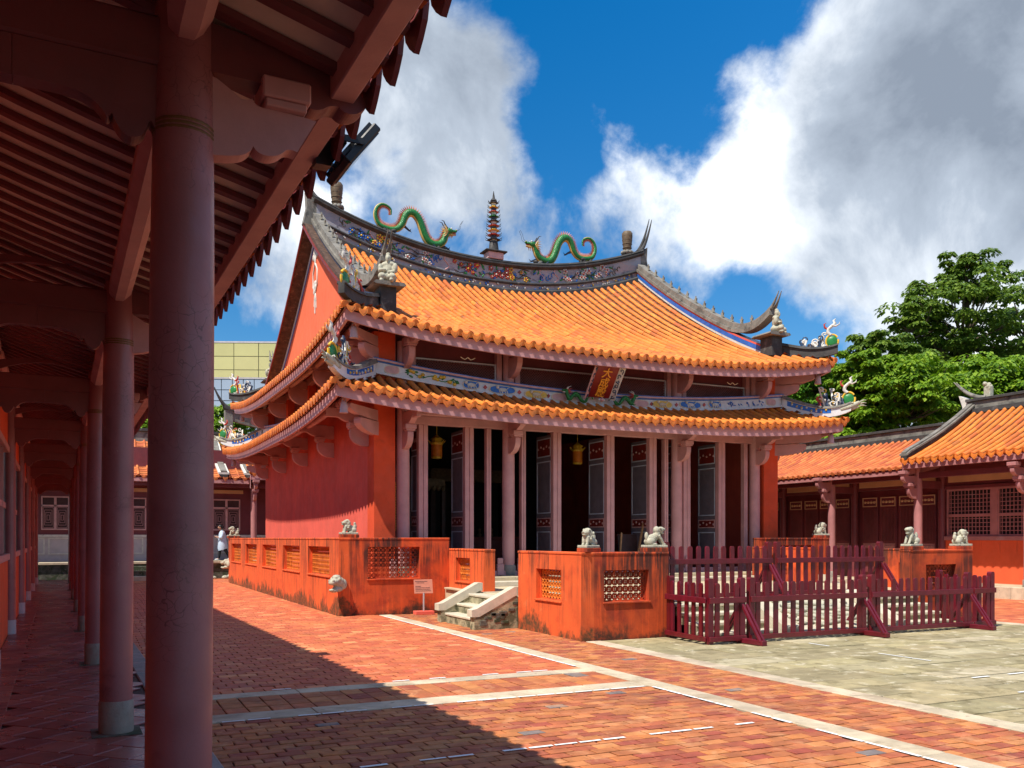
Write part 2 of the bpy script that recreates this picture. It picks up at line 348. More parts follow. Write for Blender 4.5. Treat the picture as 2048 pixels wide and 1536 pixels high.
# ------------------------------------------------------------------ geometry helpers
class G:
    """a bag of polygons that becomes one mesh"""
    def __init__(s):
        s.v = []; s.f = []; s.m = []; s.s = []
    def add(s, vs, fs, mat=0, smooth=False, M=None):
        o = len(s.v)
        if M is not None: vs = [M @ Vector(p) for p in vs]
        s.v.extend(tuple(p) for p in vs)
        for f in fs:
            s.f.append(tuple(i + o for i in f)); s.m.append(mat); s.s.append(smooth)
        return s
    def join(s, g, M=None):
        o = len(s.v)
        s.v.extend(tuple(M @ Vector(p)) if M is not None else p for p in g.v)
        s.f.extend(tuple(i + o for i in f) for f in g.f); s.m.extend(g.m); s.s.extend(g.s)
        return s
    def box(s, x0, y0, z0, x1, y1, z1, mat=0, M=None, c=0.0):
        if c <= 0:
            v = [(x0, y0, z0), (x1, y0, z0), (x1, y1, z0), (x0, y1, z0), (x0, y0, z1), (x1, y0, z1), (x1, y1, z1), (x0, y1, z1)]
            return s.add(v, [(3, 2, 1, 0), (4, 5, 6, 7), (0, 1, 5, 4), (1, 2, 6, 5), (2, 3, 7, 6), (3, 0, 4, 7)], mat, False, M)
        c = min(c, (x1 - x0) * .45, (y1 - y0) * .45, (z1 - z0) * .45)
        lv = [(z0, c), (z0 + c, 0), (z1 - c, 0), (z1, c)]
        v = []
        for z, i in lv:
            a = c if i == 0 else 0.0
            x, X, y, Y = x0 + i, x1 - i, y0 + i, y1 - i
            k = c if i == 0 else c * .01
            v += [(x + k, y, z), (X - k, y, z), (X, y + k, z), (X, Y - k, z), (X - k, Y, z), (x + k, Y, z), (x, Y - k, z), (x, y + k, z)]
        f = [tuple(range(7, -1, -1)), tuple(range(24, 32))]
        for l in range(3):
            for i in range(8):
                j = (i + 1) % 8
                f.append((l * 8 + i, l * 8 + j, l * 8 + 8 + j, l * 8 + 8 + i))
        return s.add(v, f, mat, False, M)
    def tube(s, pts, r, n=8, mat=0, caps=True, smooth=True, sq=1.0):
        pts = [Vector(p) for p in pts]
        rr = r if isinstance(r, (list, tuple)) else [r] * len(pts)
        t0 = (pts[1] - pts[0]).normalized()
        a = t0.orthogonal().normalized() if abs(t0.z) > .9 else Vector((0, 0, 1)).cross(t0).normalized()
        v = []
        for i, p in enumerate(pts):
            t = (pts[min(i + 1, len(pts) - 1)] - pts[max(i - 1, 0)]).normalized()
            a = (a - t * a.dot(t)).normalized(); b = t.cross(a)
            for k in range(n):
                th = 2 * PI * k / n
                v.append(p + (a * math.cos(th) + b * math.sin(th) * sq) * rr[i])
        f = []
        for i in range(len(pts) - 1):
            for k in range(n):
                f.append((i * n + k, i * n + (k + 1) % n, i * n + n + (k + 1) % n, i * n + n + k))
        s.add(v, f, mat, smooth)
        if caps:
            s.add(v[:n], [tuple(range(n - 1, -1, -1))], mat); s.add(v[-n:], [tuple(range(n))], mat)
        return s
    def lathe(s, prof, n=16, mat=0, M=None, smooth=True, a0=0.0):
        v = []; f = []
        for (r, z) in prof:
            for k in range(n):
                th = a0 + 2 * PI * k / n
                v.append((r * math.cos(th), r * math.sin(th), z))
        for i in range(len(prof) - 1):
            for k in range(n):
                f.append((i * n + k, i * n + (k + 1) % n, i * n + n + (k + 1) % n, i * n + n + k))
        s.add(v, f, mat, smooth, M)
        s.add(v[:n], [tuple(range(n - 1, -1, -1))], mat, False, M); s.add(v[-n:], [tuple(range(n))], mat, False, M)
        return s
    def prism(s, poly, t0, t1, axis='y', mat=0, M=None):
        """poly of (a,b); axis y: a->x b->z; axis x: a->y b->z; axis z: a->x b->y"""
        def P(a, b, t):
            return (a, t, b) if axis == 'y' else ((t, a, b) if axis == 'x' else (a, b, t))
        n = len(poly)
        ar = sum(poly[i][0] * poly[(i + 1) % n][1] - poly[(i + 1) % n][0] * poly[i][1] for i in range(n))
        if (ar < 0): poly = poly[::-1]
        v = [P(a, b, t0) for a, b in poly] + [P(a, b, t1) for a, b in poly]
        sides = [(i, (i + 1) % n, n + (i + 1) % n, n + i) for i in range(n)]
        f0, f1 = tuple(range(n)), tuple(range(2 * n - 1, n - 1, -1))
        if axis == 'y':
            fs = [f0, f1] + [q[::-1] for q in sides]
        else:
            fs = [f0[::-1], f1[::-1]] + sides
        return s.add(v, fs, mat, False, M)
    def grid(s, rows, mat=0, smooth=False, closed=False):
        n = len(rows[0]); v = [p for r in rows for p in r]; f = []
        for i in range(len(rows) - 1):
            for k in range(n if closed else n - 1):
                k2 = (k + 1) % n
                f.append((i * n + k, i * n + k2, i * n + n + k2, i * n + n + k))
        return s.add(v, f, mat, smooth)
    def ball(s, c, r, mat=0, seg=8, ring=6, M=None):
        if isinstance(r, (int, float)): r = (r, r, r)
        v = [(c[0], c[1], c[2] - r[2])]; f = []
        for i in range(1, ring):
            ph = -PI / 2 + PI * i / ring
            for k in range(seg):
                th = 2 * PI * k / seg
                v.append((c[0] + r[0] * math.cos(ph) * math.cos(th), c[1] + r[1] * math.cos(ph) * math.sin(th), c[2] + r[2] * math.sin(ph)))
        v.append((c[0], c[1], c[2] + r[2])); t = len(v) - 1
        for k in range(seg):
            f.append((0, 1 + (k + 1) % seg, 1 + k)); f.append((t, t - seg + k, t - seg + (k + 1) % seg))
        for i in range(ring - 2):
            for k in range(seg):
                a = 1 + i * seg + k; b = 1 + i * seg + (k + 1) % seg
                f.append((a, b, b + seg, a + seg))
        return s.add(v, f, mat, True, M)
    def mesh(s, name, mats):
        me = bpy.data.meshes.new(name)
        me.from_pydata(s.v, [], s.f)
        for m in (mats if isinstance(mats, (list, tuple)) else [mats]):
            me.materials.append(MATS[m])
        me.polygons.foreach_set('material_index', s.m)
        me.polygons.foreach_set('use_smooth', s.s)
        me.update()
        return me

def link(name, me, parent=None, M=None):
    if isinstance(me, tuple): me = me[0].mesh(name, me[1])
    o = bpy.data.objects.new(name, me)
    COL.objects.link(o)
    if parent is not None: o.parent = parent
    if M is not None: o.matrix_basis = M
    return o
def part(name, g, mats, parent, stuff=False, label=None, M=None):
    o = link(name, g.mesh(name, mats), parent, M)
    if stuff: o['kind'] = 'stuff'
    if label: o['label'] = label
    return o
def tag(o, label, cat, group=None):
    o['label'] = label; o['category'] = cat
    if group: o['group'] = group
    return o
def thing(name, label, cat, loc=(0, 0, 0), rz=0.0, group=None):
    o = bpy.data.objects.new(name, None)
    COL.objects.link(o)
    o.location = loc; o.rotation_euler = (0, 0, rz)
    o.empty_display_size = .2
    return tag(o, label, cat, group)
def single(name, g, mats, label, cat, loc=(0, 0, 0), rz=0.0, group=None):
    o = link(name, g.mesh(name, mats)); o.location = loc; o.rotation_euler = (0, 0, rz)
    return tag(o, label, cat, group)
def structure(name, g, mats, parent=None, M=None):
    o = link(name, g.mesh(name, mats), parent, M)
    if parent is None: o['kind'] = 'structure'
    return o
def copy_tree(o, parent=None):
    c = o.copy(); COL.objects.link(c)
    if parent is not None: c.parent = parent
    for ch in list(o.children): copy_tree(ch, c)
    return c
def T(x, y, z): return Matrix.Translation((x, y, z))
def Rz(a): return Matrix.Rotation(a, 4, 'Z')
def basis(o, X, Y, Z):
    return Matrix(((X[0], Y[0], Z[0], o[0]), (X[1], Y[1], Z[1], o[1]), (X[2], Y[2], Z[2], o[2]), (0, 0, 0, 1)))
def sculpt(name, balls, voxel, tubes=()):
    """one continuous carved mesh: overlapping ellipsoids and tubes fused by a voxel remesh"""
    g = G()
    for b in balls:
        M = None
        if len(b) > 2: M = T(*b[0]) @ b[2].to_4x4() @ T(-b[0][0], -b[0][1], -b[0][2])
        g.ball(b[0], b[1], 0, 12, 8, M)
    for (p, r) in tubes: g.tube(p, r, 8)
    me = g.mesh('tmp', 'lion_stone')
    o = bpy.data.objects.new('tmp', me); COL.objects.link(o)
    md = o.modifiers.new('r', 'REMESH'); md.mode = 'VOXEL'; md.voxel_size = voxel; md.use_smooth_shade = True
    sm = o.modifiers.new('s', 'SMOOTH'); sm.iterations = 1; sm.factor = .5
    dg = bpy.context.evaluated_depsgraph_get()
    r = bpy.data.meshes.new_from_object(o.evaluated_get(dg))
    bpy.data.objects.remove(o); r.name = name
    r.polygons.foreach_set('use_smooth', [True] * len(r.polygons))
    return r
def clamp(x, a, b): return max(a, min(b, x))

# ------------------------------------------------------------------ ground and courtyard paving
def nearest(items, n, ref):
    items.sort(key=lambda t: (t[0] - ref).length)
    return items[:n], items[n:]
g = G(); g.add([(-400, -300, -.05), (500, -300, -.05), (500, 700, -.05), (-400, 700, -.05)], [(0, 1, 2, 3)])
structure('ground', g, 'soil')
g = G(); g.box(-.5, -4, -.06, 25.2, 42.3, -.030)
court = structure('courtyard_paving', g, 'grout')
def brick_meshes(n, w, d, mat):
    out = []
    for i in range(n):
        q = G(); c = .009
        a, b = w / 2 - .0065, d / 2 - .0065
        j = [RND.uniform(-.004, .004) for _ in range(8)]; z = [RND.uniform(-.003, .003) for _ in range(4)]
        q.add([(-a + j[0], -b + j[1], -.02), (a + j[2], -b + j[3], -.02), (a + j[4], b + j[5], -.02), (-a + j[6], b + j[7], -.02),
               (-a + j[0], -b + j[1], z[0] - .004), (a + j[2], -b + j[3], z[1] - .004), (a + j[4], b + j[5], z[2] - .004), (-a + j[6], b + j[7], z[3] - .004),
               (-a + c + j[0], -b + c + j[1], z[0]), (a - c + j[2], -b + c + j[3], z[1]), (a - c + j[4], b - c + j[5], z[2]), (-a + c + j[6], b - c + j[7], z[3])],
              [(0, 1, 5, 4), (1, 2, 6, 5), (2, 3, 7, 6), (3, 0, 4, 7), (4, 5, 9, 8), (5, 6, 10, 9), (6, 7, 11, 10), (7, 4, 8, 11), (8, 9, 10, 11)])
        out.append((q, q.mesh('brick', mat)))
    return out
def in_view(p, m=60, z=0.0):
    c, s_ = math.cos(rad(25.6)), math.sin(rad(25.6))
    d = p[0] * s_ + p[1] * c
    if d < .5: return False
    u = 1024 + 1780 * (p[0] * c - p[1] * s_) / d; v = 1077 - 1780 * (z - 1.82) / d
    return 400 - m < u < 2048 + m and v < 1536 + m
near_all = []
def lay(x0, x1, y0, y1, w, d, mat, name, turn=False):
    """running bond courses along X (turn: bricks laid along Y in a stack bond)"""
    ms = brick_meshes(10, *( (d, w) if turn else (w, d)), mat)
    it = []
    if not turn:
        ny = round((y1 - y0) / d); dd = (y1 - y0) / ny
        for r in range(ny):
            y = y0 + (r + .5) * dd; x = x0 - (w * .5 if r % 2 else 0) + RND.uniform(-.02, .02)
            while x < x1 - .02:
                a, b = max(x, x0), min(x + w, x1)
                if b - a > .05: it.append((Vector(((a + b) / 2, y, RND.uniform(-.003, .003))), (b - a) / w, dd / d))
                x += w
    else:
        nx = round((x1 - x0) / d); dx = (x1 - x0) / nx; ny = round((y1 - y0) / w); dy = (y1 - y0) / ny
        for i in range(nx):
            for k in range(ny):
                it.append((Vector((x0 + (i + .5) * dx, y0 + (k + .5) * dy, RND.uniform(-.003, .003))), dx / d, dy / w))
    rest = G()
    for (p, sx, sy) in it:
        q, me = RND.choice(ms)
        M = T(*p) @ Matrix.Rotation(RND.uniform(-.012, .012), 4, 'Z') @ Matrix.Diagonal((sx, sy, 1, 1))
        if p.y < 15 and in_view(p): near_all.append((p, M, me, q, mat, name))
        else: rest.join(q, M)
    if rest.f: part(name, rest, mat, court, stuff=True)
LX0, LX1, MX0, MX1 = 0.85, 6.28, 6.60, 7.95
lay(LX0, LX1, 3.2, 9.18, .235, .150, 'brick', 'brick')
lay(LX0, LX1, 9.58, 10.52, .30, .235, 'brick', 'brick', True)
lay(-.3, LX1, 10.82, 42.2, .25, .19, 'red_paver', 'paving_brick')
lay(MX0, MX1, 2.0, 20.4, .225, .150, 'brick', 'brick')
lay(18.12, 25.1, 10.92, 20.48, .3, .22, 'red_paver', 'court_paver'); lay(20.9, 25.1, 20.5, 40, .3, .25, 'red_paver', 'paving_brick')
lay(5.9, 20.9, 38.7, 42.2, .3, .25, 'red_paver', 'paving_brick')
lay(5.0, 20.5, -4, 1.9, .3, .25, 'brick', 'brick')
near_all.sort(key=lambda t: (t[0] - CAM).length)
for k, (p, M, me, q, mat, name) in enumerate(near_all):
    pass
cnt = {}
restg = {}
for (p, M, me, q, mat, name) in near_all:
    cnt[name] = cnt.get(name, 0) + 1
    if cnt[name] <= 300: link(name, me, court, M)
    else: restg.setdefault((name, mat), G()).join(q, M)
for (name, mat), q in restg.items(): part(name, q, mat, court, stuff=True)
# granite edging strips: single stones with open joints
def edging(x0, y0, x1, y1, L=1.6, name='edging_stone', mat='edging', z=0.004):
    along_y = (y1 - y0) > (x1 - x0)
    tot = (y1 - y0) if along_y else (x1 - x0)
    t = 0
    while t < tot - .05:
        l = min(L * RND.uniform(.8, 1.2), tot - t)
        if tot - t - l < .4: l = tot - t
        q = G()
        zz = z + RND.uniform(-.002, .002)
        if along_y: q.box(x0, y0 + t + .004, -.03, x1, y0 + t + l - .004, zz, c=.006)
        else: q.box(x0 + t + .004, y0, -.03, x0 + t + l - .004, y1, zz, c=.006)
        part(name, q, mat, court)
        t += l
edging(.85, 10.53, 6.28, 10.81); edging(.85, 9.19, 6.28, 9.57)
edging(6.29, 2.0, 6.59, 20.45); edging(7.96, 2.0, 8.26, 13.6)
edging(17.74, 2.0, 18.04, 13.6); edging(18.05, 10.6, 25.1, 10.9)
# stone slabs in front of the terrace
g = G()
slabs = []
y = 1.8
while y < 13.6:
    d = RND.uniform(.42, .62)
    if y + d > 13.2: d = 13.62 - y
    x = 8.27 - RND.uniform(0, .6)
    while x < 17.73:
        w = RND.uniform(.9, 1.7)
        a, b = max(x, 8.27), min(x + w, 17.73)
        if b - a > .12: slabs.append((a, y, b, y + d))
        x += w
    y += d
for (a, y0, b, y1) in slabs:
    q = G(); z = RND.uniform(-.006, .004)
    q.box(a + .013, y0 + .015, -.04, b - .013, y1 - .015, z, c=.006)
    part('paving_slab', q, 'slab', court)
lay(18.05, 25.1, 2.0, 10.58, .245, .185, 'brick', 'court_brick')
# worn white guide lines
lines = []
def line(x0, y0, x1, y1, step=.25, miss=.12):
    L = math.hypot(x1 - x0, y1 - y0); n = int(L / step); q = G()
    ux, uy = (x1 - x0) / L, (y1 - y0) / L
    for i in range(n):
        if RND.random() < miss: continue
        a, b = i * step + .012, (i + 1) * step - RND.uniform(.008, .02)
        w = .021 + RND.uniform(-.004, .004)
        P = [(x0 + ux * a - uy * w, y0 + uy * a + ux * w), (x0 + ux * b - uy * w, y0 + uy * b + ux * w), (x0 + ux * b + uy * w, y0 + uy * b - ux * w), (x0 + ux * a + uy * w, y0 + uy * a - ux * w)]
        q.add([(p[0], p[1], .0095) for p in P], [(3, 2, 1, 0) if ux > .5 else (3, 2, 1, 0)])
    part('painted_line', q, 'line_paint', court)
line(1.2, 9.155, 6.26, 9.155); line(1.2, 6.88, 6.26, 6.88); line(6.265, 2.5, 6.265, 9.2, .3, .15)
line(2.0, 10.845, 6.2, 10.845, .25, .45); line(6.27, 11.0, 6.27, 20.2, .3, .1)
line(9.9, 6.88, 16.5, 6.88, .35, .08); line(10.4, 7.86, 16.5, 7.86, .35, .1); line(11.3, 9.2, 11.3, 11.7, .5, .2); line(13.2, 2.4, 13.2, 6.8, .5, .2)
line(18.2, 11.0, 25, 11.0, .4, .1)
# ------------------------------------------------------------------ left covered corridor (the photographer stands in it)
CR = rad(1.4)
floor = structure('corridor_floor', G().box(-.80, -3, -.02, .86, 41.5, .098), 'grout'); floor.rotation_euler.z = CR
TS = .34
tq = G(); h = TS / 2 - .004
tq.box(-h, -h, -.02, h, h, 0, c=.006)
tme = tq.mesh('floor_tile', 'corridor_tile')
its = []
R45 = Rz(PI / 4)
n = 0
for i in range(-90, 200):
    for k in range(-90, 200):
        p = R45 @ Vector((i * TS, (k + (.0 if i % 2 else .5)) * TS, 0))
        if -.52 < p.x < .80 and .8 < p.y < 41: its.append(p)
CAMC = Rz(-CR) @ CAM
its.sort(key=lambda p: (p - CAMC).length if p.y > 2.0 else 999)
rest = G()
for j, p in enumerate(its):
    M = T(p.x, p.y, .120 + RND.uniform(-.0015, .0015)) @ R45 @ Matrix.Rotation(RND.uniform(-.003, .003), 4, 'X')
    if j < 300: link('floor_tile', tme, floor, M)
    else: rest.join(tq, M)
part('floor_tile', rest, 'corridor_tile', floor, stuff=True)
y = .6
while y < 41:       # border tiles against the wall, kerb stones against the court
    q = G(); q.box(-.79, y + .004, .05, -.46, y + .396, .1225, c=.006); part('border_tile', q, 'corridor_tile', floor)
    y += .40
y = -2.5
while y < 41:
    l = RND.uniform(1.0, 1.7)
    q = G(); q.box(.87, y + .004, -.03, 1.10, y + l - .004, .122, c=.012); part('kerb_stone', q, 'kerb', floor)
    y += l

cor = thing('covered_corridor', 'long red timber corridor with a row of round columns along the left of the court', 'corridor building', (0, 0, 0), CR)
CY = [-.8, 4.0, 8.55, 13.35, 18.2, 23.05, 27.9, 32.75, 37.6]
# columns
cg = G(); cg.lathe([(.132, 0), (.135, .03), (.134, 1.2), (.129, 2.6), (.119, 3.45), (.117, 3.9)], 28)
cme = cg.mesh('column', 'column_paint')
bg_ = G(); bg_.lathe([(.139, 0), (.144, .02), (.143, .26), (.138, .285)], 28)
bme = bg_.mesh('column_base', 'base_stone')
pl = G(); pl.box(-.2, -.2, 0, .2, .2, .006); plme = pl.mesh('plinth_slab', 'moss_stone')
bd = G()
for k in range(3):
    bd.lathe([(.121, 0 + k * .018), (.126, .006 + k * .018), (.126, .012 + k * .018), (.121, .017 + k * .018)], 24)
bdme = bd.mesh('wire_band', 'copper_band')
SH = Matrix.Identity(4); SH[0][2] = .0145      # the columns lean a little towards the court
for y in CY:
    c = link('column', cme, cor, T(.45, y, .39) @ SH)
    if y > 0:
        b = link('column_base', bme, c, SH.inverted() @ T(0, 0, -.27))
        link('plinth_slab', plme, b, T(0, 0, .0))
        link('wire_band', bdme, c, T(0, 0, 3.12))
# frames across the corridor at every column
def bez(segs, n=7):
    """smooth outline from quadratic segments: start point, then (control, end) pairs"""
    pts = [segs[0]]
    for c, e in segs[1:]:
        p = pts[-1]
        for i in range(1, n + 1):
            t = i / n; pts.append(((1 - t) ** 2 * p[0] + 2 * t * (1 - t) * c[0] + t * t * e[0], (1 - t) ** 2 * p[1] + 2 * t * (1 - t) * c[1] + t * t * e[1]))
    return pts
def scallop(x0, x1, zb, zt, deep, mirror=False):
    """beam side outline with a cusped lower edge; the deep end sits at x1"""
    L = x1 - x0; P = lambda t, k: (x0 + L * t, zb - deep * k)
    pts = [(x0, zt)] + bez([P(0, 0), (P(.2, -.02), P(.34, .02)), (P(.46, .06), P(.53, .30)), (P(.55, .40), P(.58, .28)), (P(.62, .60), P(.70, .62)), (P(.78, .60), P(.80, .36)),
        (P(.82, .22), P(.845, .40)), (P(.85, .80), P(.90, .86)), (P(.94, .88), P(.95, .98)), (P(.97, 1.02), P(1.0, 1.04))]) + [(x1, zt)]
    if mirror: pts = [(x0 + x1 - a, b) for a, b in pts]
    return pts
g1 = G()
mid = -.16
g1.prism(scallop(mid, .45, 3.62, 3.78, .25), -.045, .045)
g1.prism(scallop(-.78, mid - .002, 3.62, 3.78, .25, True), -.045, .045)
frame_low = g1.mesh('lower_beam', 'corridor_paint')
g2 = G(); g2.box(-.78, -.06, 3.782, .45, .06, 3.985, c=.012); frame_up = g2.mesh('upper_beam', 'corridor_paint')
g3 = G()
arc = [(-.78 + 1.23 * t, 4.13 + .10 * math.sin(PI * t) - .07 * t) for t in [i / 12 for i in range(13)]]
arc2 = [(-.78 + 1.23 * t, 4.00 + .15 * math.sin(PI * t) ) for t in [i / 12 for i in range(13)]]
g3.prism(arc + arc2[::-1], -.03, .03); frame_arc = g3.mesh('curved_brace', 'corridor_paint')
g4 = G()
g4.prism([(.45, 4.02), (.45, 3.80)] + bez([(.9, 3.80), ((.98, 3.79), (1.0, 3.735)), ((1.04, 3.73), (1.07, 3.755)), ((1.10, 3.775), (1.13, 3.77)), ((1.16, 3.74), (1.205, 3.755)), ((1.24, 3.77), (1.26, 3.80)), ((1.25, 3.86), (1.10, 3.95))]), -.06, .06)
out_beam = g4.mesh('eave_arm', 'corridor_paint')
g5 = G()
g5.prism([(.45, 3.80)] + bez([(.45, 3.455), ((.60, 3.445), (.70, 3.475)), ((.74, 3.49), (.755, 3.525)), ((.765, 3.50), (.80, 3.495)), ((.85, 3.49), (.885, 3.525)), ((.905, 3.55), (.945, 3.535)), ((.98, 3.60), (1.03, 3.69)), ((.98, 3.70), (.80, 3.70)), ((.76, 3.70), (.75, 3.73)), ((.73, 3.715), (.70, 3.72)), ((.66, 3.75), (.60, 3.785))]), -.045, .045)
out_brk = g5.mesh('eave_bracket', 'mauve_paint')
g6 = G(); g6.box(.80, -.085, 3.70, .98, .085, 3.735, c=.006); g6.box(.785, -.10, 3.735, .995, .10, 3.825, c=.008)
blk = g6.mesh('bracket_block', 'mauve_paint')
for y in CY:
    link('lower_beam', frame_low, cor, T(0, y, 0)); link('upper_beam', frame_up, cor, T(0, y, 0)); link('curved_brace', frame_arc, cor, T(0, y, 0))
    link('eave_arm', out_beam, cor, T(0, y, 0)); link('eave_bracket', out_brk, cor, T(0, y, 0)); link('bracket_block', blk, cor, T(0, y, 0))
# purlins along the corridor, one octagonal length per bay
q = G(); q.lathe([(.075, 0), (.095, .03), (.095, .97), (.075, 1.0)], 8, 0, Matrix.Rotation(-PI / 2, 4, 'X'), False, PI / 8)
for a, b in zip(CY[:-1], CY[1:]):
    me = G().join(q, Matrix.Diagonal((1, b - a - .2, 1, 1))).mesh('purlin', 'mauve_paint')
    link('purlin', me, cor, T(.47, a + .1, 3.955)); link('purlin', me, cor, T(-.74, a + .1, 4.27))
me = None
for a, b in zip(CY[:-1], CY[1:]):
    q2 = G(); q2.box(1.09, a, 3.80, 1.20, b - .004, 3.945, c=.006); part('eave_beam', q2, 'mauve_paint', cor)
# rafters and the tiled underside
def cz(x): return 4.075 - .27 * (x - .45) + (.02 * (x - .45) ** 2 if x > .45 else .05 * (x - .45) ** 2)
xs = [-.80, -.5, -.2, .15, .45, .8, 1.24]
rg = G()
ring = [[(x, -.036, cz(x)), (x, .036, cz(x)), (x, .033, cz(x) - .032), (x, -.033, cz(x) - .032)] for x in xs]
rg.grid(ring, 0, False, True)
rg.add(ring[-1], [(0, 1, 2, 3)])
rme = rg.mesh('rafter', 'corridor_paint')
y = -2.0; k = 0
while y < 40.5:
    link('rafter', rme, cor, T(0, y, 0)); y += .255
y = -2.3; 
while y < 40.6:      # ceiling bricks resting on the rafters, one strip per bay between rafters
    q2 = G()
    q2.grid([[(x, y, cz(x) + .004), (x, min(y + 4.6, 40.8), cz(x) + .004)] for x in xs], 0)
    q2.grid([[(x, y, cz(x) + .05), (x, min(y + 4.6, 40.8), cz(x) + .05)] for x in xs], 0)
    part('roof_board', q2, 'ceiling_brick', cor); y += 4.605
# roof tiles above and the row of eave drips
DRIP = G()
DRIP.prism([(-.105, .045), (-.112, .0), (-.095, -.055), (-.05, -.105), (0, -.145), (.05, -.105), (.095, -.055), (.112, 0), (.105, .045), (.05, .02), (0, .008), (-.05, .02)], -.012, .012)
DRIP.prism([(-.07, .0), (-.05, -.05), (0, -.10), (.05, -.05), (.07, 0), (0, -.012)], -.018, -.0125)
def barrel(n=7, disc=False):
    q = G(); r0, r1 = 1.0, .965
    a = [PI * k / n for k in range(n + 1)]
    lo = [(math.cos(t) * r0, 0, math.sin(t) * r0) for t in a]; hi = [(math.cos(t) * r1, 1.0, math.sin(t) * r1) for t in a]
    q.grid([lo, hi], 0, True)
    q.add(lo, [tuple(range(n + 1))])
    if disc:
        c = [(math.cos(2 * PI * k / 12) * 1.08, -.02, .08 + math.sin(2 * PI * k / 12) * 1.08) for k in range(12)]
        c2 = [(p[0], .10, p[2]) for p in c]
        q.grid([c, c2], 0, True, True); q.add(c, [tuple(range(12))])
        c3 = [(p[0] * .72, -.05, .08 + (p[2] - .08) * .72) for p in c]
        q.add(c3, [tuple(range(12))]); q.grid([c3, [(p[0], -.02, p[2]) for p in c3]], 0, False, True)
    return q
BAR, BARD = barrel(), barrel(7, True)
top = G()
def tile_M(p0, p1, side, r, gap=.0):
    p0, p1 = Vector(p0), Vector(p1)
    d = p1 - p0; L = d.length; d.normalize()
    s_ = Vector(side); s_ = (s_ - d * s_.dot(d)).normalized()
    up = s_.cross(d)
    p0 = p0 + s_ * RND.uniform(-.006, .006) + up * RND.uniform(-.004, .004); r *= RND.uniform(.95, 1.04)
    d = (d + s_ * RND.uniform(-.012, .012)).normalized()
    return basis(p0, s_ * r, d * (L + gap), up * r)
y = -2.2
row = 0
RX = [1.265 - i * .33 for i in range(7)]
dme = None
dr = G().join(DRIP, Matrix.Rotation(PI / 2, 4, 'Z')); dme = dr.mesh('drip_tile', 'wing_tile')
dmaroon = dr.mesh('drip_tile', 'maroon_paint')
while y < 40.7:
    for i in range(6):
        top.join(BARD if i == 0 else BAR, tile_M((RX[i], y, cz(RX[i]) + .075), (RX[i + 1], y, cz(RX[i + 1]) + .075), (0, 1, 0), .075))
    top.grid([[(RX[0], y, cz(RX[0]) + .06), (RX[0], y + .14, cz(RX[0]) + .035), (RX[0], y + .285, cz(RX[0]) + .06)], [(RX[-1], y, cz(RX[-1]) + .06), (RX[-1], y + .14, cz(RX[-1]) + .035), (RX[-1], y + .285, cz(RX[-1]) + .06)]])
    link('drip_tile', dmaroon, cor, T(1.28, y + .1425, cz(1.28) + .045))
    y += .285; row += 1
part('roof_tile', top, 'wing_tile', cor, stuff=True)
q2 = G(); q2.grid([[(x, -2.6, zz), (x, 40.8, zz)] for x, zz in [(-.78, 4.5), (-2.6, 5.5), (-4.5, 4.4)]]); part('rear_roof', q2, 'wing_tile', cor)
# inner wall: dado, sill, lattice windows, upper wall, posts
for a, b in zip(CY[:-1], CY[1:]):
    q2 = G(); q2.box(-1.0, a, .10, -.80, b - .002, 1.44); part('dado_wall', q2, 'dado_wall', cor)
    q2 = G(); q2.box(-1.02, a + .08, 1.442, -.765, b - .08, 1.56, c=.01); part('window_sill', q2, 'mauve_paint', cor)
    q2 = G(); q2.box(-1.0, a, 3.45, -.80, b - .002, 4.5); part('upper_wall', q2, 'dado_wall', cor)
    q2 = G(); q2.box(-1.02, a + .08, 3.34, -.77, b - .08, 3.448, c=.01); part('window_head', q2, 'mauve_paint', cor)
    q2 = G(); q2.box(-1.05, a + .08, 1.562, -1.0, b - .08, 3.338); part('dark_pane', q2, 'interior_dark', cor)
    q2 = G()
    yy = a + .2
    while yy < b - .1:
        q2.box(-.885, yy - .012, 1.562, -.86, yy + .012, 3.338); yy += .17
    zz = 1.72
    while zz < 3.3:
        q2.box(-.89, a + .09, zz - .012, -.865, b - .09, zz + .012); zz += .17
    q2.box(-.90, a + .09, 2.35, -.83, b - .09, 2.45)
    for t in (1, 2, 3): q2.box(-.90, a + (b - a) * t / 4 - .04, 1.562, -.82, a + (b - a) * t / 4 + .04, 3.338)
    part('window_lattice', q2, 'mauve_paint', cor)
q = G(); q.lathe([(.10, 0), (.10, 4.1)], 14); pme = q.mesh('wall_post', 'column_paint')
q = G(); q.lathe([(.107, 0), (.107, .26)], 14); pbme = q.mesh('post_base', 'plinth_stone')
for y in CY:
    c = link('wall_post', pme, cor, T(-.78, y, .37)); link('post_base', pbme, c, T(0, 0, -.26))
for k, y in enumerate([3.0, 15.8]):
    pass
q2 = G(); q2.box(-1.2, 41.2, 0, -1.0, 41.4, 4.5); 

# floodlights hanging under the corridor eave
def floodlight(y, label):
    p = Rz(CR) @ Vector((1.40, y, 3.865))
    t = thing('floodlight', label, 'floodlight', p, CR, 'floodlights under the corridor eave'); t.scale = (.8, .8, .8)
    q = G(); M = Matrix.Rotation(rad(38), 4, 'Y')
    q.box(-.03, -.22, -.17, .03, .22, .17, c=.01, M=M); 
    for k in range(6): q.box(-.055, -.2 + k * .075, -.15, -.03, -.185 + k * .075, .15, M=M)
    part('housing', q, 'black_metal', t)
    q = G(); q.box(.031, -.195, -.145, .036, .195, .145, M=M); part('lens', q, 'window_glass', t)
    q = G(); q.box(-.16, -.2, -.02, -.10, .2, .02); q.box(-.16, -.24, -.02, .0, -.225, .02); q.box(-.16, .225, -.02, .0, .24, .02); q.box(-.26, -.05, -.12, -.16, .05, .04)
    part('bracket', q, 'black_metal', t)
    return t
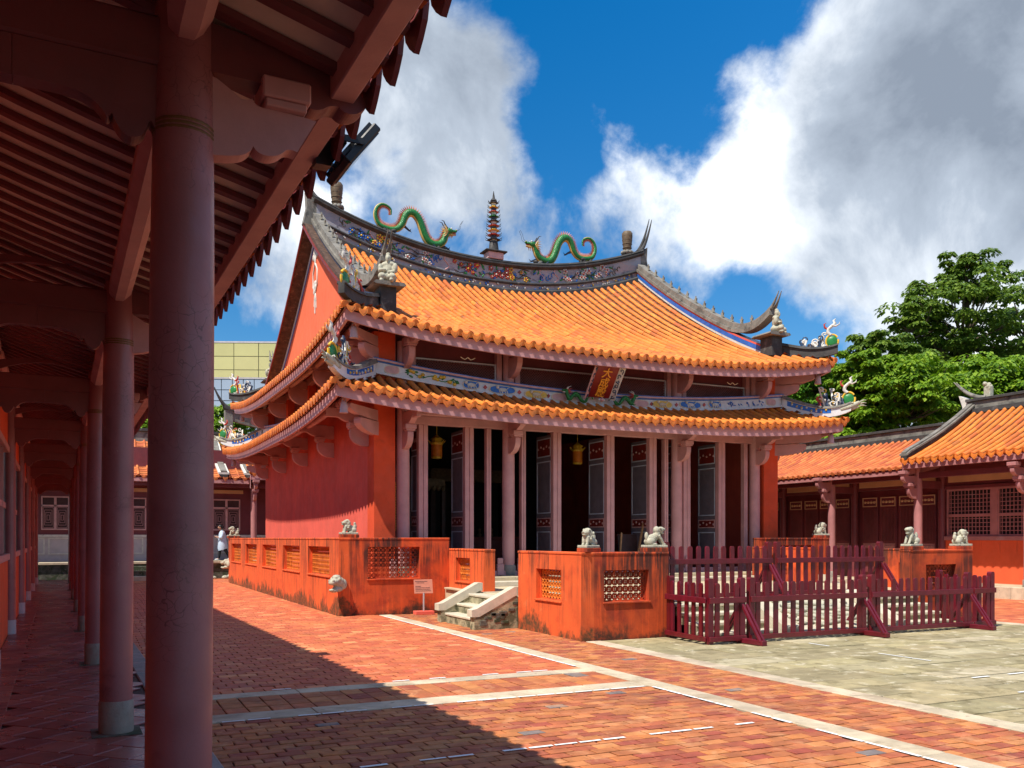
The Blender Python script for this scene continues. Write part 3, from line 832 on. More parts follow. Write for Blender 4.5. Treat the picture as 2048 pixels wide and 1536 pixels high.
floodlight(4.62, 'black floodlight under the eave beside the nearest column, seen against the sky')
floodlight(13.0, 'small far black floodlight under the corridor eave between the first two columns')
# ------------------------------------------------------------------ the main hall (local origin at its centre, front towards -Y)
HC = Vector((13.0, 28.9, 0))
hall = thing('temple_hall', 'large red temple hall with double orange tiled eaves and a sweeping decorated ridge', 'temple', HC)
CAML = CAM - HC
WX, WY = 6.52, 7.4              # half size of the walls
PZ = 0.84                       # floor level
g = G()
TH = .42
g.box(-WX, -WY + .55, PZ - .02, -WX + TH, WY, 6.0); part('side_wall', g, 'hall_wall', hall)
g = G(); g.box(WX - TH, -WY + .55, PZ - .02, WX, WY, 6.0); part('side_wall', g, 'hall_wall', hall)
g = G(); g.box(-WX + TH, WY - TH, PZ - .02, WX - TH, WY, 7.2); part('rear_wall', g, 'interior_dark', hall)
for s in (-1, 1):
    x0, x1 = (-WX - .003, -WX + .56) if s < 0 else (WX - .56, WX + .003)
    g = G(); g.box(x0, -WY, PZ - .02, x1, -WY + .549, 7.0, c=.01); part('corner_pillar', g, 'pillar_wall', hall)
    g = G(); g.box(x0, WY - .56, 6.01, x1, WY - .003, 7.0, c=.01); part('corner_pillar', g, 'pillar_wall', hall)
    # upper storey of the side: pillars, beams, recessed planks
    a, b = (-WX + .25, -WX + .33) if s < 0 else (WX - .33, WX - .25)
    g = G(); g.box(a, -WY + .56, 6.01, b, WY - .56, 7.3); part('upper_wall', g, 'maroon_paint', hall)
    for y in (-3.3, 0.0, 3.3):
        g = G(); g.box(x0 + (.0 if s < 0 else .3), y - .2, 6.01, x1 - (.3 if s < 0 else 0), y + .2, 7.1, c=.01); part('side_pillar', g, 'pillar_wall', hall)
    g = G(); xx = -WX - .02 if s < 0 else WX - .14
    g.box(xx, -WY + .56, 6.75, xx + .16, WY - .56, 6.98, c=.01); part('tie_beam', g, 'mauve_paint', hall)
g = G(); g.box(-WX + TH, -WY + .05, PZ - .3, WX - TH, WY - TH, PZ - .003); part('floor', g, 'interior_red', hall)
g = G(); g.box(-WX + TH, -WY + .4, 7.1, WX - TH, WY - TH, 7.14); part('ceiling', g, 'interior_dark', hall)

# ---- roofs
UE = dict(ex=7.6, ey=8.63, z0=6.72, z1=10.72)
def gg(s): return .60 * s + .40 * s * s
def up_front(x, r):
    s = r / 8.63; ax = abs(x)
    return UE['z0'] + (UE['z1'] - UE['z0']) * gg(s) + (1 - s) * .50 * (ax / 7.6) ** 3 + s * 1.02 * min(1.45, (ax / 5.8) ** 2.1)
def up_side(y, r):
    s = r / 8.63
    return UE['z0'] + (UE['z1'] - UE['z0']) * gg(s) + (1 - s) * .50 * (abs(y) / 8.63) ** 3 + s * 1.3
LEX, LEY, LR = 7.88, 8.84, 1.42
def belt_sag(a, E): return -.44 * (1 - min(1, abs(a) / E) ** 2)
def lo_z(a, E, r):
    u = r / LR
    return 5.0 + (.98 + belt_sag(a, E)) * (.8 * u + .2 * u * u) + (1 - u) * .40 * (abs(a) / E) ** 3
def lo_front(x, r): return lo_z(x, LEX, r)
def lo_side(y, r): return lo_z(y, LEY, r)
PITCH = .285
dfront = DRIP.mesh('drip_tile', 'roof_tile')
bar_me = BAR.mesh('barrel_tile', 'roof_tile'); bard_me = BARD.mesh('end_tile', 'roof_tile')
def side_frame(k):
    """k 0 front, 1 left, 2 right, 3 rear: map (lateral a, run r, ex/ey) to a local point"""
    if k == 0: return (lambda a, r, z, EX, EY: Vector((a, -EY + r, z))), Vector((1, 0, 0))
    if k == 3: return (lambda a, r, z, EX, EY: Vector((-a, EY - r, z))), Vector((-1, 0, 0))
    if k == 1: return (lambda a, r, z, EX, EY: Vector((-EX + r, -a, z))), Vector((0, -1, 0))
    return (lambda a, r, z, EX, EY: Vector((EX - r, a, z))), Vector((0, 1, 0))
def roof(rname, EX, EY, specs, tile_len, hip):
    """specs: per side (k, zfun, half length, full run for |a|<lim, lim)"""
    base = G(); soff = G(); tiles = []; drips = []; rft = G(); fas = []
    for (k, zf, E, R_in, lim) in specs:
        P, side = side_frame(k)
        nrow = int(2 * E / PITCH); pit = 2 * E / nrow
        def rmax(a):
            a = abs(a)
            if a <= lim: return R_in
            return max(0.02, min(R_in, E - a))
        A = [-E + i * pit for i in range(nrow + 1)]
        # pan courses between the barrel rows
        for i in range(nrow):
            a0, a1 = A[i], A[i + 1]; am = (a0 + a1) / 2
            rm = max(rmax(a0), rmax(a1)) if abs(am) < lim else max(rmax(a0), rmax(a1))
            nc = max(1, int(rm / .26))
            for c in range(nc):
                r0, r1 = rm * c / nc, rm * (c + 1) / nc
                rows = []
                for (r, dz) in ((r0, .018), (r1, -.004)):
                    rows.append([P(a0 + (a1 - a0) * t, r, zf(a0 + (a1 - a0) * t, r) + h + dz, EX, EY) for t, h in ((0, .02), (.25, -.005), (.5, -.018), (.75, -.005), (1, .02))])
                base.grid(rows, 0, True)
            drips.append((P(am, -.092, zf(am, 0) + .0, EX, EY), side, k))
        # barrel rows
        for i, a in enumerate(A):
            rm = rmax(a) - (.04 if abs(a) > lim else 0)
            if rm < .12: rm = .16
            nt = max(1, round(rm / tile_len))
            for c in range(nt):
                r0, r1 = rm * c / nt, rm * (c + 1) / nt
                if c == 0: r0 = -.075
                p0 = P(a, r0, zf(a, max(0, r0)) + .022, EX, EY); p1 = P(a, r1, zf(a, r1) + .022, EX, EY)
                tiles.append((p0, p1, side, c == 0, k))
        # soffit boards and rafters
        ng = 40
        al = [-E + 2 * E * i / ng for i in range(ng + 1)]
        for i in range(ng):
            a0, a1 = al[i], al[i + 1]
            rows = [[P(a, min(r, rmax(a)), zf(a, min(r, rmax(a))) - .045, EX, EY) for a in (a0, a1)] for r in (0.03, .5, 1.0, 1.48)]
            soff.grid(rows, 0, True)
        a = -E + .12
        while a < E:
            rm = min(1.45, rmax(a) + .05)
            p0, p1 = P(a, .06, zf(a, .06) - .05, EX, EY), P(a, rm, zf(a, rm) - .05, EX, EY)
            s2 = side * .04
            dn = Vector((0, 0, -.07))
            rft.grid([[p0 - s2, p0 - s2 + dn, p0 + s2 + dn, p0 + s2], [p1 - s2, p1 - s2 + dn, p1 + s2 + dn, p1 + s2]])
            a += .2
        # fascia board following the curved eave
        q = G(); rows = []
        for i in range(49):
            a = -E + 2 * E * i / 48
            z = zf(a, 0)
            o_, i_ = .05, .12
            ai = a * (1 - .07 / E) if abs(a) > E * .97 else a; a = a * (1 - .05 / E) if abs(a) > E * .97 else a
            rows.append([P(a, o_, z - .055, EX, EY), P(a, o_, z - .30, EX, EY), P(ai, i_, z - .30, EX, EY), P(ai, i_, z - .055, EX, EY)])
        q.grid(rows, 0, False, True)
        fas.append(q)
    rt = part(rname, base, 'roof_pan', hall)
    for q in fas: part('fascia_board', q, 'mauve_paint', rt)
    part('soffit', soff, 'ceiling_brick', rt); part('rafter', rft, 'corridor_paint', rt, stuff=True)
    nb = [t for t in tiles if t[4] in (0, 1)]; far = [t for t in tiles if t[4] not in (0, 1)]
    nb.sort(key=lambda t: (t[0] - CAML).length)
    rest = G()
    for j, (p0, p1, sd, first, k) in enumerate(nb + far):
        M = tile_M(p0, p1, sd, .078)
        if j < 300 and k in (0, 1): link('end_tile' if first else 'barrel_tile', bard_me if first else bar_me, rt, M)
        else: rest.join(BARD if first else BAR, M)
    part('barrel_tile', rest, 'roof_tile', rt, stuff=True)
    rest = G()
    for (p, sd, k) in drips:
        up = Vector((0, 0, 1)); M = basis(p, sd, up.cross(sd), up)
        if k in (0, 1): link('drip_tile', dfront, rt, M)
        else: rest.join(DRIP, M)
    part('drip_tile', rest, 'roof_tile', rt, stuff=True)
    return rt
GX = 6.27       # half width of the gabled part
up_roof = roof('upper_roof', 7.6, 8.63, [(0, up_front, 7.6, 8.55, GX), (3, up_front, 7.6, 8.55, GX), (1, up_side, 8.63, 1.36, 7.27), (2, up_side, 8.63, 1.36, 7.27)], .33, 1.35)
lo_roof = roof('lower_roof', LEX, LEY, [(0, lo_front, LEX, LR, LEX - LR), (3, lo_front, LEX, LR, LEX - LR), (1, lo_side, LEY, LR, LEY - LR), (2, lo_side, LEY, LR, LEY - LR)], .36, 1.5)

# ---- gables
def gable_curve(x, n=20, y0=-7.25):
    return [(y0 + (-y0) * i / n, up_front(x, 8.63 + (y0 + (-y0) * i / n))) for i in range(n + 1)]
for s in (-1, 1):
    X = 6.18 * s
    cur = gable_curve(6.3)
    poly = [(a, b - .06) for a, b in cur] + [(-a, b - .06) for a, b in cur[::-1][1:]] + [(7.25, 7.0), (-7.25, 7.0)]
    g = G(); g.prism(poly, X - .06, X + .06, 'x'); gw = part('gable_wall', g, 'gable_wall', hall)
    for (off0, off1, m, dx) in ((.10, .30, 'belt_white', .008), (.30, .40, 'relief_blue', .011), (.27, .52, 'relief_pink', .006)):
        for sg in (-1, 1):
            g = G()
            top_ = [(sg * a, b - off0) for a, b in cur]; bot = [(sg * a, b - off1) for a, b in cur]
            xx = X + s * (.06)
            g.prism(top_ + bot[::-1], xx if s > 0 else xx - dx, xx + dx if s > 0 else xx, 'x')
            if m == 'relief_pink': continue
            part('gable_border', g, m, gw)
    # overhanging verge soffit of planks
    for sg in (-1, 1):
        g = G()
        rows = [[Vector((X + s * .06, sg * a, b - .10)), Vector((6.62 * s, sg * a, b - .02)), Vector((6.62 * s, sg * a, b + .16)), Vector((X + s * .02, sg * a, b + .13))] for a, b in cur]
        g.grid(rows, 0, False, True); g.add(rows[0], [(0, 1, 2, 3)]); part('verge_board', g, 'verge_wood', gw)
        g = G()
        rows = [[Vector((6.622 * s, sg * a, b - .05)), Vector((6.66 * s, sg * a, b - .05)), Vector((6.66 * s, sg * a, b + .03)), Vector((6.622 * s, sg * a, b + .03))] for a, b in cur]
        g.grid(rows, 0, False, True); part('verge_edge', g, 'interior_red', gw)
    # hanging stucco ornament: knot, frame, basket
    g = G(); xx = X + s * .075
    def LP(pts, r, m=0): g.tube([(xx, a, b) for a, b in pts], r, 6, m)
    zc = 10.4
    g.ball((xx, 0, zc + .75), (.03, .28, .16)); g.ball((xx, .2, zc + .62), (.03, .16, .12)); g.ball((xx, -.2, zc + .62), (.03, .16, .12)); g.ball((xx, 0, zc + .5), (.03, .1, .2))
    LP([(0, zc + .4), (-.28, zc + .12), (-.28, zc - .35), (0, zc - .6), (.28, zc - .35), (.28, zc + .12), (0, zc + .4)], .028)
    for i in range(9): g.ball((xx, RND.uniform(-.2, .2), zc - .25 + RND.uniform(-.3, .1)), (.03, .1, .1))
    g.ball((xx, 0, zc - .7), (.03, .1, .12)); LP([(0, zc - .75), (.02, zc - 1.25)], .03); LP([(-.1, zc - .7), (-.14, zc - 1.1)], .02); LP([(.1, zc - .7), (.16, zc - 1.0)], .02)
    part('stucco_ornament', g, 'relief_white', gw)

# ---- belt between the storeys
bx, by = 6.62, 7.54
def belt_piece(k, E, n=24):
    P, side = side_frame(k)
    f = lambda a, o, z: P(a, -o, z + belt_sag(a, E), bx, by); AA = lambda o=0: [(-E - o) + 2 * (E + o) * i / n for i in range(n + 1)]
    belt = None
    g = G(); rows = [[f(a, 0, 5.98), f(a, 0, 6.22), f(a, -.14, 6.22), f(a, -.14, 5.98)] for a in AA()]
    g.grid(rows, 0, False, True); belt = part('belt_band', g, 'belt_white', hall)
    for (z0, z1, o, m) in ((5.93, 5.978, .05, 'belt_white'), (6.222, 6.252, .03, 'relief_blue'), (6.254, 6.30, .075, 'relief_pink'), (6.302, 6.325, .05, 'relief_blue')):
        g = G(); rows = [[f(a, o, z0), f(a, o, z1), f(a * E / (E + o), -.10, z1), f(a * E / (E + o), -.10, z0)] for a in AA(o)]
        g.grid(rows, 0, False, True); g.add(rows[0], [(0, 1, 2, 3)]); g.add(rows[-1], [(3, 2, 1, 0)])
        part('belt_moulding', g, m, belt)
    if k in (0,):
        M = lambda a: basis(P(a, -.0, 6.10 + belt_sag(a, E), bx, by), side, Vector((0, -1, 0)), Vector((0, 0, 1)))
        def oval(a, w, h, m, rim='belt_cream'):
            g = G()
            def ring(w, h, y0, y1, mat):
                pl_ = []
                for i in range(20):
                    t = 2 * PI * i / 20
                    pl_.append((w * (abs(math.cos(t)) ** .6) * (1 if math.cos(t) > 0 else -1), h * (abs(math.sin(t)) ** .8) * (1 if math.sin(t) > 0 else -1)))
                g.prism(pl_, y0, y1, 'y', mat, basis(P(a, 0, 6.10 + belt_sag(a, E), bx, by), side, Vector((0, -1, 0)), Vector((0, 0, 1))))
            ring(w, h, .0, .02, 0); ring(w * .9, h * .86, .02, .026, 1)
            return g
        def beast(a, m):
            g = G(); MM = M(a); 
            g.ball((0, .03, .0), (.13, .03, .055), 0, 8, 6, MM); g.ball((-.15, .035, .06), (.05, .03, .05), 0, 8, 6, MM)
            for lx in (-.1, -.03, .06, .12): g.tube([MM @ Vector((lx, .03, -.02)), MM @ Vector((lx + .03, .03, -.10))], .018, 5)
            g.tube([MM @ Vector((.12, .03, .02)), MM @ Vector((.2, .03, .09)), MM @ Vector((.15, .03, .11))], .015, 5)
            return g
        for s in (-1, 1):
            for (a, w, m) in ((3.95, .24, 'relief_blue'), (3.05, .40, 'relief_blue'), (2.05, .36, 'relief_yellow'), (1.32, .26, 'relief_pink'), (6.1, .2, 'relief_pink')):
                q = oval(s * a, w, .105, m); part('cartouche', q, ['belt_cream', m], belt)
                if m != 'relief_pink': part('relief_figure', beast(s * a, m), 'relief_white' if m == 'relief_blue' else 'belt_cream', belt)
            for a in (2.55, 3.55, 1.68):
                q = G(); MM = M(s * a); q.prism([(0, .06), (.06, 0), (0, -.06), (-.06, 0)], 0, .02, 'y', 0, MM); part('diamond_boss', q, 'relief_red', belt)
        q = G()      # yellow peonies with green leaves on the left panel, blue vine on the right
        MM0 = M(0)
        for i in range(26):
            a = RND.uniform(-5.7, -4.3); z = RND.uniform(-.07, .08) + belt_sag(a, E) - belt_sag(0, E); MM = MM0
            if i % 2: q.ball((a, .02, z), (.055, .03, .045), 0, 7, 5, MM)
            else: q.ball((a, .015, z), (.06, .02, .025), 1, 6, 5, MM @ T(a, 0, z) @ Matrix.Rotation(RND.uniform(0, 3), 4, 'Y') @ T(-a, 0, -z))
        q.tube([MM0 @ Vector((-5.75 + i * .12, .012, .05 * math.sin(i * 1.3) + belt_sag(-5.75 + i * .12, E) - belt_sag(0, E))) for i in range(13)], .012, 5, 1)
        for i in range(22):
            a = RND.uniform(4.4, 5.8); z = RND.uniform(-.06, .06) + belt_sag(a, E) - belt_sag(0, E)
            q.ball((a, .012, z), (.05, .012, .015), 2, 6, 5, MM @ T(a, 0, z) @ Matrix.Rotation(RND.uniform(0, 3), 4, 'Y') @ T(-a, 0, -z))
        part('belt_flowers', q, ['relief_yellow', 'relief_green', 'relief_blue'], belt, stuff=True)
    else:
        for i in range(5):
            a = -E + E * 2 * (i + .5) / 5
            q = G(); MM = basis(P(a, 0, 6.10 + belt_sag(a, E), bx, by), side, P(0, -1, 0, 0, 0) - P(0, 0, 0, 0, 0), Vector((0, 0, 1)))
            q.box(-.55, 0, -.07, .55, .012, .07, 0, MM); part('belt_panel', q, 'relief_blue', belt)
    return belt
belt_piece(0, bx); belt_piece(1, by); belt_piece(2, by); belt_piece(3, bx)

# ---- hip ridges
def hip(rt, a, b, zfun, zlift, w, h, mats=('ridge_grey', 'ridge_dark', 'relief_navy'), panel=False):
    """ridge from a (inner, xy) to b (eave corner), rising to a curled tip"""
    g = G(); n = 14
    a, b = Vector(a), Vector(b); d = (b - a); L = d.length; d.normalize(); nrm = Vector((-d.y, d.x))
    rows = []; rows2 = []
    for i in range(n + 1):
        t = i / n * 1.05
        p = a + d * (L * t); z = zfun(min(t, 1)) + zlift * max(0, (t - .45) / .6) ** 2
        hh = h * (1 - .45 * t)
        ww = w * (1 - .3 * t)
        o = nrm * ww / 2
        rows.append([Vector((p.x + o.x, p.y + o.y, z - .1)), Vector((p.x + o.x, p.y + o.y, z + hh * .7)), Vector((p.x - o.x, p.y - o.y, z + hh * .7)), Vector((p.x - o.x, p.y - o.y, z - .1))])
        o = o * 1.5
        rows2.append([Vector((p.x + o.x, p.y + o.y, z + hh * .7)), Vector((p.x + o.x * .8, p.y + o.y * .8, z + hh)), Vector((p.x - o.x * .8, p.y - o.y * .8, z + hh)), Vector((p.x - o.x, p.y - o.y, z + hh * .7))])
    g.grid(rows, 0, False, True); g.add(rows[-1], [(0, 1, 2, 3)]); g.add(rows[0], [(3, 2, 1, 0)])
    g.grid(rows2, 1, False, True); g.add(rows2[-1], [(0, 1, 2, 3)]); g.add(rows2[0], [(3, 2, 1, 0)])
    if panel:
        for sg in (1, -1):
            pr = []
            for i in range(1, n - 3):
                r = rows[i]; o = (r[1] if sg > 0 else r[2]); b0 = (r[0] if sg > 0 else r[3])
                off = Vector((nrm.x, nrm.y, 0)) * sg * .006
                pr.append([b0.lerp(o, .45) + off, b0.lerp(o, .92) + off])
            g.grid(pr, 2)
            for i in range(14):
                r = rows[2 + i * (n - 6) // 14]; b0, o = (r[0], r[1]) if sg > 0 else (r[3], r[2])
                g.ball(b0.lerp(o, RND.uniform(.55, .85)) + Vector((nrm.x, nrm.y, 0)) * sg * .01, .035, 3 + i % 2, 6, 5)
    return part('hip_ridge', g, [mats[0], mats[1], 'relief_blue', 'relief_white', 'relief_yellow'], rt)
for sx in (-1, 1):
    for sy in (-1, 1):
        hip(up_roof, (6.2 * sx, 7.2 * sy), (7.62 * sx, 8.65 * sy), lambda t: up_front(6.25 + 1.35 * t, 1.38 * (1 - t)) + .10, .26, .24, .34, ('ridge_dark', 'ridge_dark'))
        hip(lo_roof, (6.6 * sx, 7.52 * sy), (7.92 * sx, 8.88 * sy), lambda t: lo_front(6.5 + 1.38 * t, 1.40 * (1 - t)) + .10, .30, .22, .34, ('belt_white', 'ridge_grey'), True)

# ---- main ridge
def ridge_z(x): return 10.62 + 1.02 * min(1.6, (abs(x) / 5.8) ** 2.1)
def sweep_x(x0, x1, n, prof, mat, rt, name, zf=ridge_z, cap=True):
    g = G(); rows = []
    for i in range(n + 1):
        x = x0 + (x1 - x0) * i / n
        rows.append([Vector((x, y, zf(x) + dz)) for y, dz in prof])
    g.grid(rows, 0, False, True)
    if cap: g.add(rows[0], [tuple(range(len(prof)))]); g.add(rows[-1], [tuple(range(len(prof) - 1, -1, -1))])
    return part(name, g, mat, rt)
XR = 6.25
ridge = sweep_x(-XR, XR, 40, [(-.17, .0), (-.17, .86), (.17, .86), (.17, 0)], 'ridge_panel', hall, 'main_ridge')
sweep_x(-XR, XR, 40, [(-.30, -.12), (-.30, .06), (-.22, .12), (.22, .12), (.30, .06), (.30, -.12)], 'ridge_dark', ridge, 'ridge_foot')
sweep_x(-XR, XR, 40, [(-.23, .28), (-.25, .33), (-.23, .37), (.23, .37), (.25, .33), (.23, .28)], 'ridge_dark', ridge, 'ridge_moulding')
sweep_x(-XR - .1, XR + .1, 40, [(-.21, .86), (-.30, .93), (-.30, .985), (.30, .985), (.30, .93), (.21, .86)], 'ridge_dark', ridge, 'ridge_moulding')
sweep_x(-XR - .1, XR + .1, 40, [(-.20, .987), (-.24, 1.04), (-.20, 1.10), (0, 1.13), (.20, 1.10), (.24, 1.04), (.20, .987)], 'ridge_dark', ridge, 'ridge_cap')
for s in (-1, 1):       # swallow tails: two long upswept prongs
    for (dy, z0, L_, k, r) in ((-.13, 1.04, 1.0, 1.0, .085), (.13, 1.04, 1.0, 1.06, .085), (0, .9, .8, .72, .09)):
        pts = []; rr = []
        for i in range(12):
            t = i / 11
            x = (XR - .05) + L_ * t * .62
            pts.append((s * x, dy * (1 - .35 * t), ridge_z(XR) + z0 - .03 + k * (.42 * t + .95 * t ** 2.1)))
            rr.append(r * (1 - t) ** .8 + .012)
        g = G(); g.tube(pts, rr, 8); part('swallow_tail', g, 'ridge_dark', ridge)
    g = G(); g.prism([(s * (XR - .02), ridge_z(XR) - .15), (s * (XR - .02), ridge_z(XR) + .9), (s * (XR + .33), ridge_z(XR) + 1.25), (s * (XR + .30), ridge_z(XR) + .75), (s * (XR + .42), ridge_z(XR) + .2), (s * (XR + .2), ridge_z(XR) - .12)], -.15, .15)
    part('ridge_end', g, 'ridge_grey', ridge)
# relief on the ridge: flower sprays, beads, cartouche rims
def ridge_pt(x, z, off=0): return Vector((x, -.175 - off, ridge_z(x) + z))
g = G()
def flower(g, p, r, petals, m_p, m_c, n=Vector((0, -1, 0))):
    for k in range(petals):
        t = 2 * PI * k / petals
        g.ball(p + Vector((math.cos(t) * r, -.02, math.sin(t) * r)), (r * .55, .03, r * .55), m_p, 6, 4)
    g.ball(p + Vector((0, -.05, 0)), r * .45, m_c, 6, 4)
for (xc, n, mp, mc) in ((-4.6, 7, 4, 2), (-3.9, 6, 2, 1), (-2.7, 5, 0, 1), (-1.0, 7, 1, 2), (.2, 8, 1, 0), (1.2, 6, 2, 1), (3.4, 12, 0, 1), (4.2, 9, 0, 1)):
    for i in range(n):
        x = xc + RND.uniform(-.55, .55); z = RND.uniform(.44, .8)
        flower(g, ridge_pt(x, z), RND.uniform(.045, .08), 5, mp, mc)
    for i in range(n * 2):
        x = xc + RND.uniform(-.7, .7); z = RND.uniform(.42, .82); p = ridge_pt(x, z, .01)
        M = T(*p) @ Matrix.Rotation(RND.uniform(0, 3), 4, 'Y') @ T(-p.x, -p.y, -p.z)
        g.ball(p, (.085, .02, .03), 3 if i % 3 else 4, 6, 4, M)
    for i in range(4):
        x = xc + RND.uniform(-.6, .3); z = RND.uniform(.45, .75)
        g.tube([ridge_pt(x, z, .01), ridge_pt(x + .2, z + RND.uniform(-.1, .12), .025), ridge_pt(x + .45, z + RND.uniform(-.15, .15), .015)], .014, 5, 5)
part('flower_relief', g, ['relief_white', 'relief_red', 'relief_yellow', 'relief_green', 'relief_blue', 'ridge_dark'], ridge, stuff=True)
g = G()
for i in range(90):
    x = -5.8 + 11.6 * RND.random()
    g.ball(Vector((x, -.18 - .02, ridge_z(x) + RND.uniform(.14, .26))), (.035, .03, .035), RND.choice([0, 0, 1, 2]), 6, 4)
part('bead_relief', g, ['relief_white', 'relief_blue', 'relief_yellow'], ridge, stuff=True)
for xc in (-5.2, -2.05, 2.25, 5.0):       # scrollwork panels
    g = G()
    for k in range(7):
        cx_, cz_ = xc + RND.uniform(-.28, .28), RND.uniform(.48, .78); pts = []
        for i in range(14):
            t = i / 13 * 4.2 * (1 if k % 2 else -1); r = .02 + .09 * i / 13
            pts.append(ridge_pt(cx_ + r * math.cos(t), cz_ + r * math.sin(t), .012))
        g.tube(pts, .016, 5)
    part('scroll_relief', g, 'ridge_grey' if abs(xc) > 4 else 'relief_blue', ridge)
for xc in (-4.4, -2.35, -1.75, 1.95, 2.55, 4.7):
    g = G(); g.tube([ridge_pt(xc + .09 * math.sin(z * 14), z, .0) for z in [.40 + i * .045 for i in range(11)]], .022, 6); part('cartouche_rim', g, 'relief_pink', ridge)

# ---- verge ridges running down the gable edges, with curled ends
def verge(s, fy):
    n = 30; rows = []; rows2 = []; rows3 = []; tops = []
    for i in range(n + 1):
        t = i / n
        y = -.25 - 7.25 * t
        zb = up_front(6.3, 8.63 + y)
        lift = 0 if t < .72 else 1.0 * ((t - .72) / .28) ** 2.2
        z = zb + .06
        tp = z + .52 + lift
        x0, x1 = 6.02 * s, 6.44 * s
        xm = 6.23 * s
        def q(w, za, zb_): return [Vector((xm - w, fy * -y, za)), Vector((xm - w, fy * -y, zb_)), Vector((xm + w, fy * -y, zb_)), Vector((xm + w, fy * -y, za))]
        rows.append(q(.17, zb - .02, z + .22))
        rows2.append(q(.22 * (1 - .35 * max(0, (t - .72) / .28)), tp - .30, tp - .19))
        rows3.append(q(.16 * (1 - .5 * max(0, (t - .72) / .28)), tp - .188, tp))
        tops.append((Vector((xm, fy * -y, tp)), t))
    g = G()
    g.grid(rows, 0, False, True)
    v = part('verge_ridge', g, 'relief_navy', hall)
    for rr, m, nm in ((rows2, 'ridge_grey', 'verge_moulding'), (rows3, 'ridge_grey', 'verge_cap')):
        g = G(); g.grid(rr, 0, False, True); g.add(rr[0], [(0, 1, 2, 3)]); g.add(rr[-1], [(3, 2, 1, 0)]); part(nm, g, m, v)
    # strips seen from the roof side: orange, blue, white
    for k, (h0, h1, m) in enumerate(((.0, .08, 'relief_white'), (.08, .235, 'relief_blue'), (.235, .29, 'hall_wall'))):
        g = G(); pr = []
        for i in range(n + 1):
            y = -.25 - 7.25 * i / n; zb = up_front(6.3, 8.63 + y)
            x = (6.23 - .176 - .004 * k) * s
            pr.append([Vector((x, fy * -y, zb + h0 - .02)), Vector((x, fy * -y, zb + h1 - .02)), Vector((x + .02 * s, fy * -y, zb + h1 - .02)), Vector((x + .02 * s, fy * -y, zb + h0 - .02))])
        g.grid(pr, 0, False, True); part('verge_strip', g, m, v)
    # block under the statue, with its own little red roof
    yb = 7.42
    zb = up_front(6.3, 8.63 - 7.2)
    g = G(); g.box(6.23 * s - .21, fy * yb - .27, zb - .15, 6.23 * s + .21, fy * yb + .27, zb + .48, c=.015); b = part('ridge_block', g, 'ridge_dark', v)
    g = G(); g.prism([(-.42, .50), (-.36, .47), (0, .46), (.36, .47), (.42, .50), (.36, .56), (-.36, .56)], fy * yb - .42, fy * yb + .42, 'y', 0, T(6.23 * s, 0, zb)); part('block_roof', g, 'ridge_grey', b)
    # fins along the cap
    fin = G(); fin.prism([(-.05, 0), (.05, 0), (.045, .09), (.08, .17), (.03, .13), (.0, .24), (-.02, .13), (-.06, .15), (-.04, .08)], -.025, .025, 'x')
    fme = fin.mesh('ridge_fin', 'statue_stone')
    for i in range(2, n - 2, 1):
        if i % 2 == 0:
            p, t = tops[i]; link('ridge_fin', fme, v, T(*p) @ Rz(0 if fy < 0 else PI))
    for dx in (-.07, .07):
        pts = []; rr = []
        for i in range(8):
            t = i / 7; p = tops[-1][0]
            pts.append((p.x + dx * (1 - .3 * t), p.y + fy * (.32 * t), p.z - .10 + .38 * t + .10 * t * t)); rr.append(.05 * (1 - t) + .012)
        g = G(); g.tube(pts, rr, 6); part('verge_prong', g, 'ridge_grey', v)
    return tops[-1][0], zb
VT = {}
for s in (-1, 1):
    for fy in (-1, 1): VT[(s, fy)] = verge(s, fy)

# ---- front colonnade
YF = -WY
colX = [-5.72, -2.75, 2.75, 5.68]
cg = G(); cg.lathe([(.165, 0), (.17, .05), (.168, 2.5), (.16, 4.3), (.155, 5.72)], 24); cme = cg.mesh('column', 'mauve_paint')
cb = G(); cb.lathe([(.19, 0), (.205, .04), (.205, .22), (.185, .27)], 24); cbme = cb.mesh('column_base', 'base_stone')
for x in colX:
    c = link('column', cme, hall, T(x, YF + .12, PZ + .26)); link('column_base', cbme, c, T(0, 0, -.26))
g = G(); g.box(-5.85, YF + .02, 4.74, 5.83, YF + .22, 4.96, c=.012); part('lintel', g, 'mauve_paint', hall)
g = G(); g.box(-5.85, YF - .02, 4.965, 5.83, YF + .26, 5.20, c=.03); part('tie_beam', g, 'mauve_paint', hall)
g = G(); g.box(-5.85, YF + .06, 5.205, 5.83, YF + .2, 5.98); part('frieze_wall', g, 'maroon_paint', hall)
def poly_arm(L, h, z0):
    pts = [(0, z0 + h), (0, z0)]
    for i in range(9):
        t = i / 8 * PI / 2
        pts.append((.10 + (L - .12) * math.sin(t), z0 + (h - .10) * (1 - math.cos(t))))
    pts += [(L - .02, z0 + h - .04), (L - .05, z0 + h)]
    return pts
def bracket(levels, w=.15):
    """arms reach out along -Y in steps, each carrying a block"""
    q = G()
    for (L, h, z0) in levels:
        q.prism([(-a, b) for a, b in poly_arm(L, h, z0)], -w / 2, w / 2, 'x')
        q.box(-.12, -L + .0, z0 + h + .002, .12, -L + .20, z0 + h + .045, c=.006); q.box(-.145, -L - .03, z0 + h + .047, .145, -L + .23, z0 + h + .16, c=.012)
    return q
bl = bracket([(.50, .42, 4.02), (.84, .36, 4.56)]); bl.box(-.06, -1.1, 4.72, .06, -.2, 4.95, c=.01)
blme = bl.mesh('bracket', 'mauve_paint')
bu = bracket([(.62, .50, 6.00)]); bu.box(-.07, -.95, 6.55, .07, 0, 6.78, c=.01)
bume = bu.mesh('bracket', 'mauve_paint')
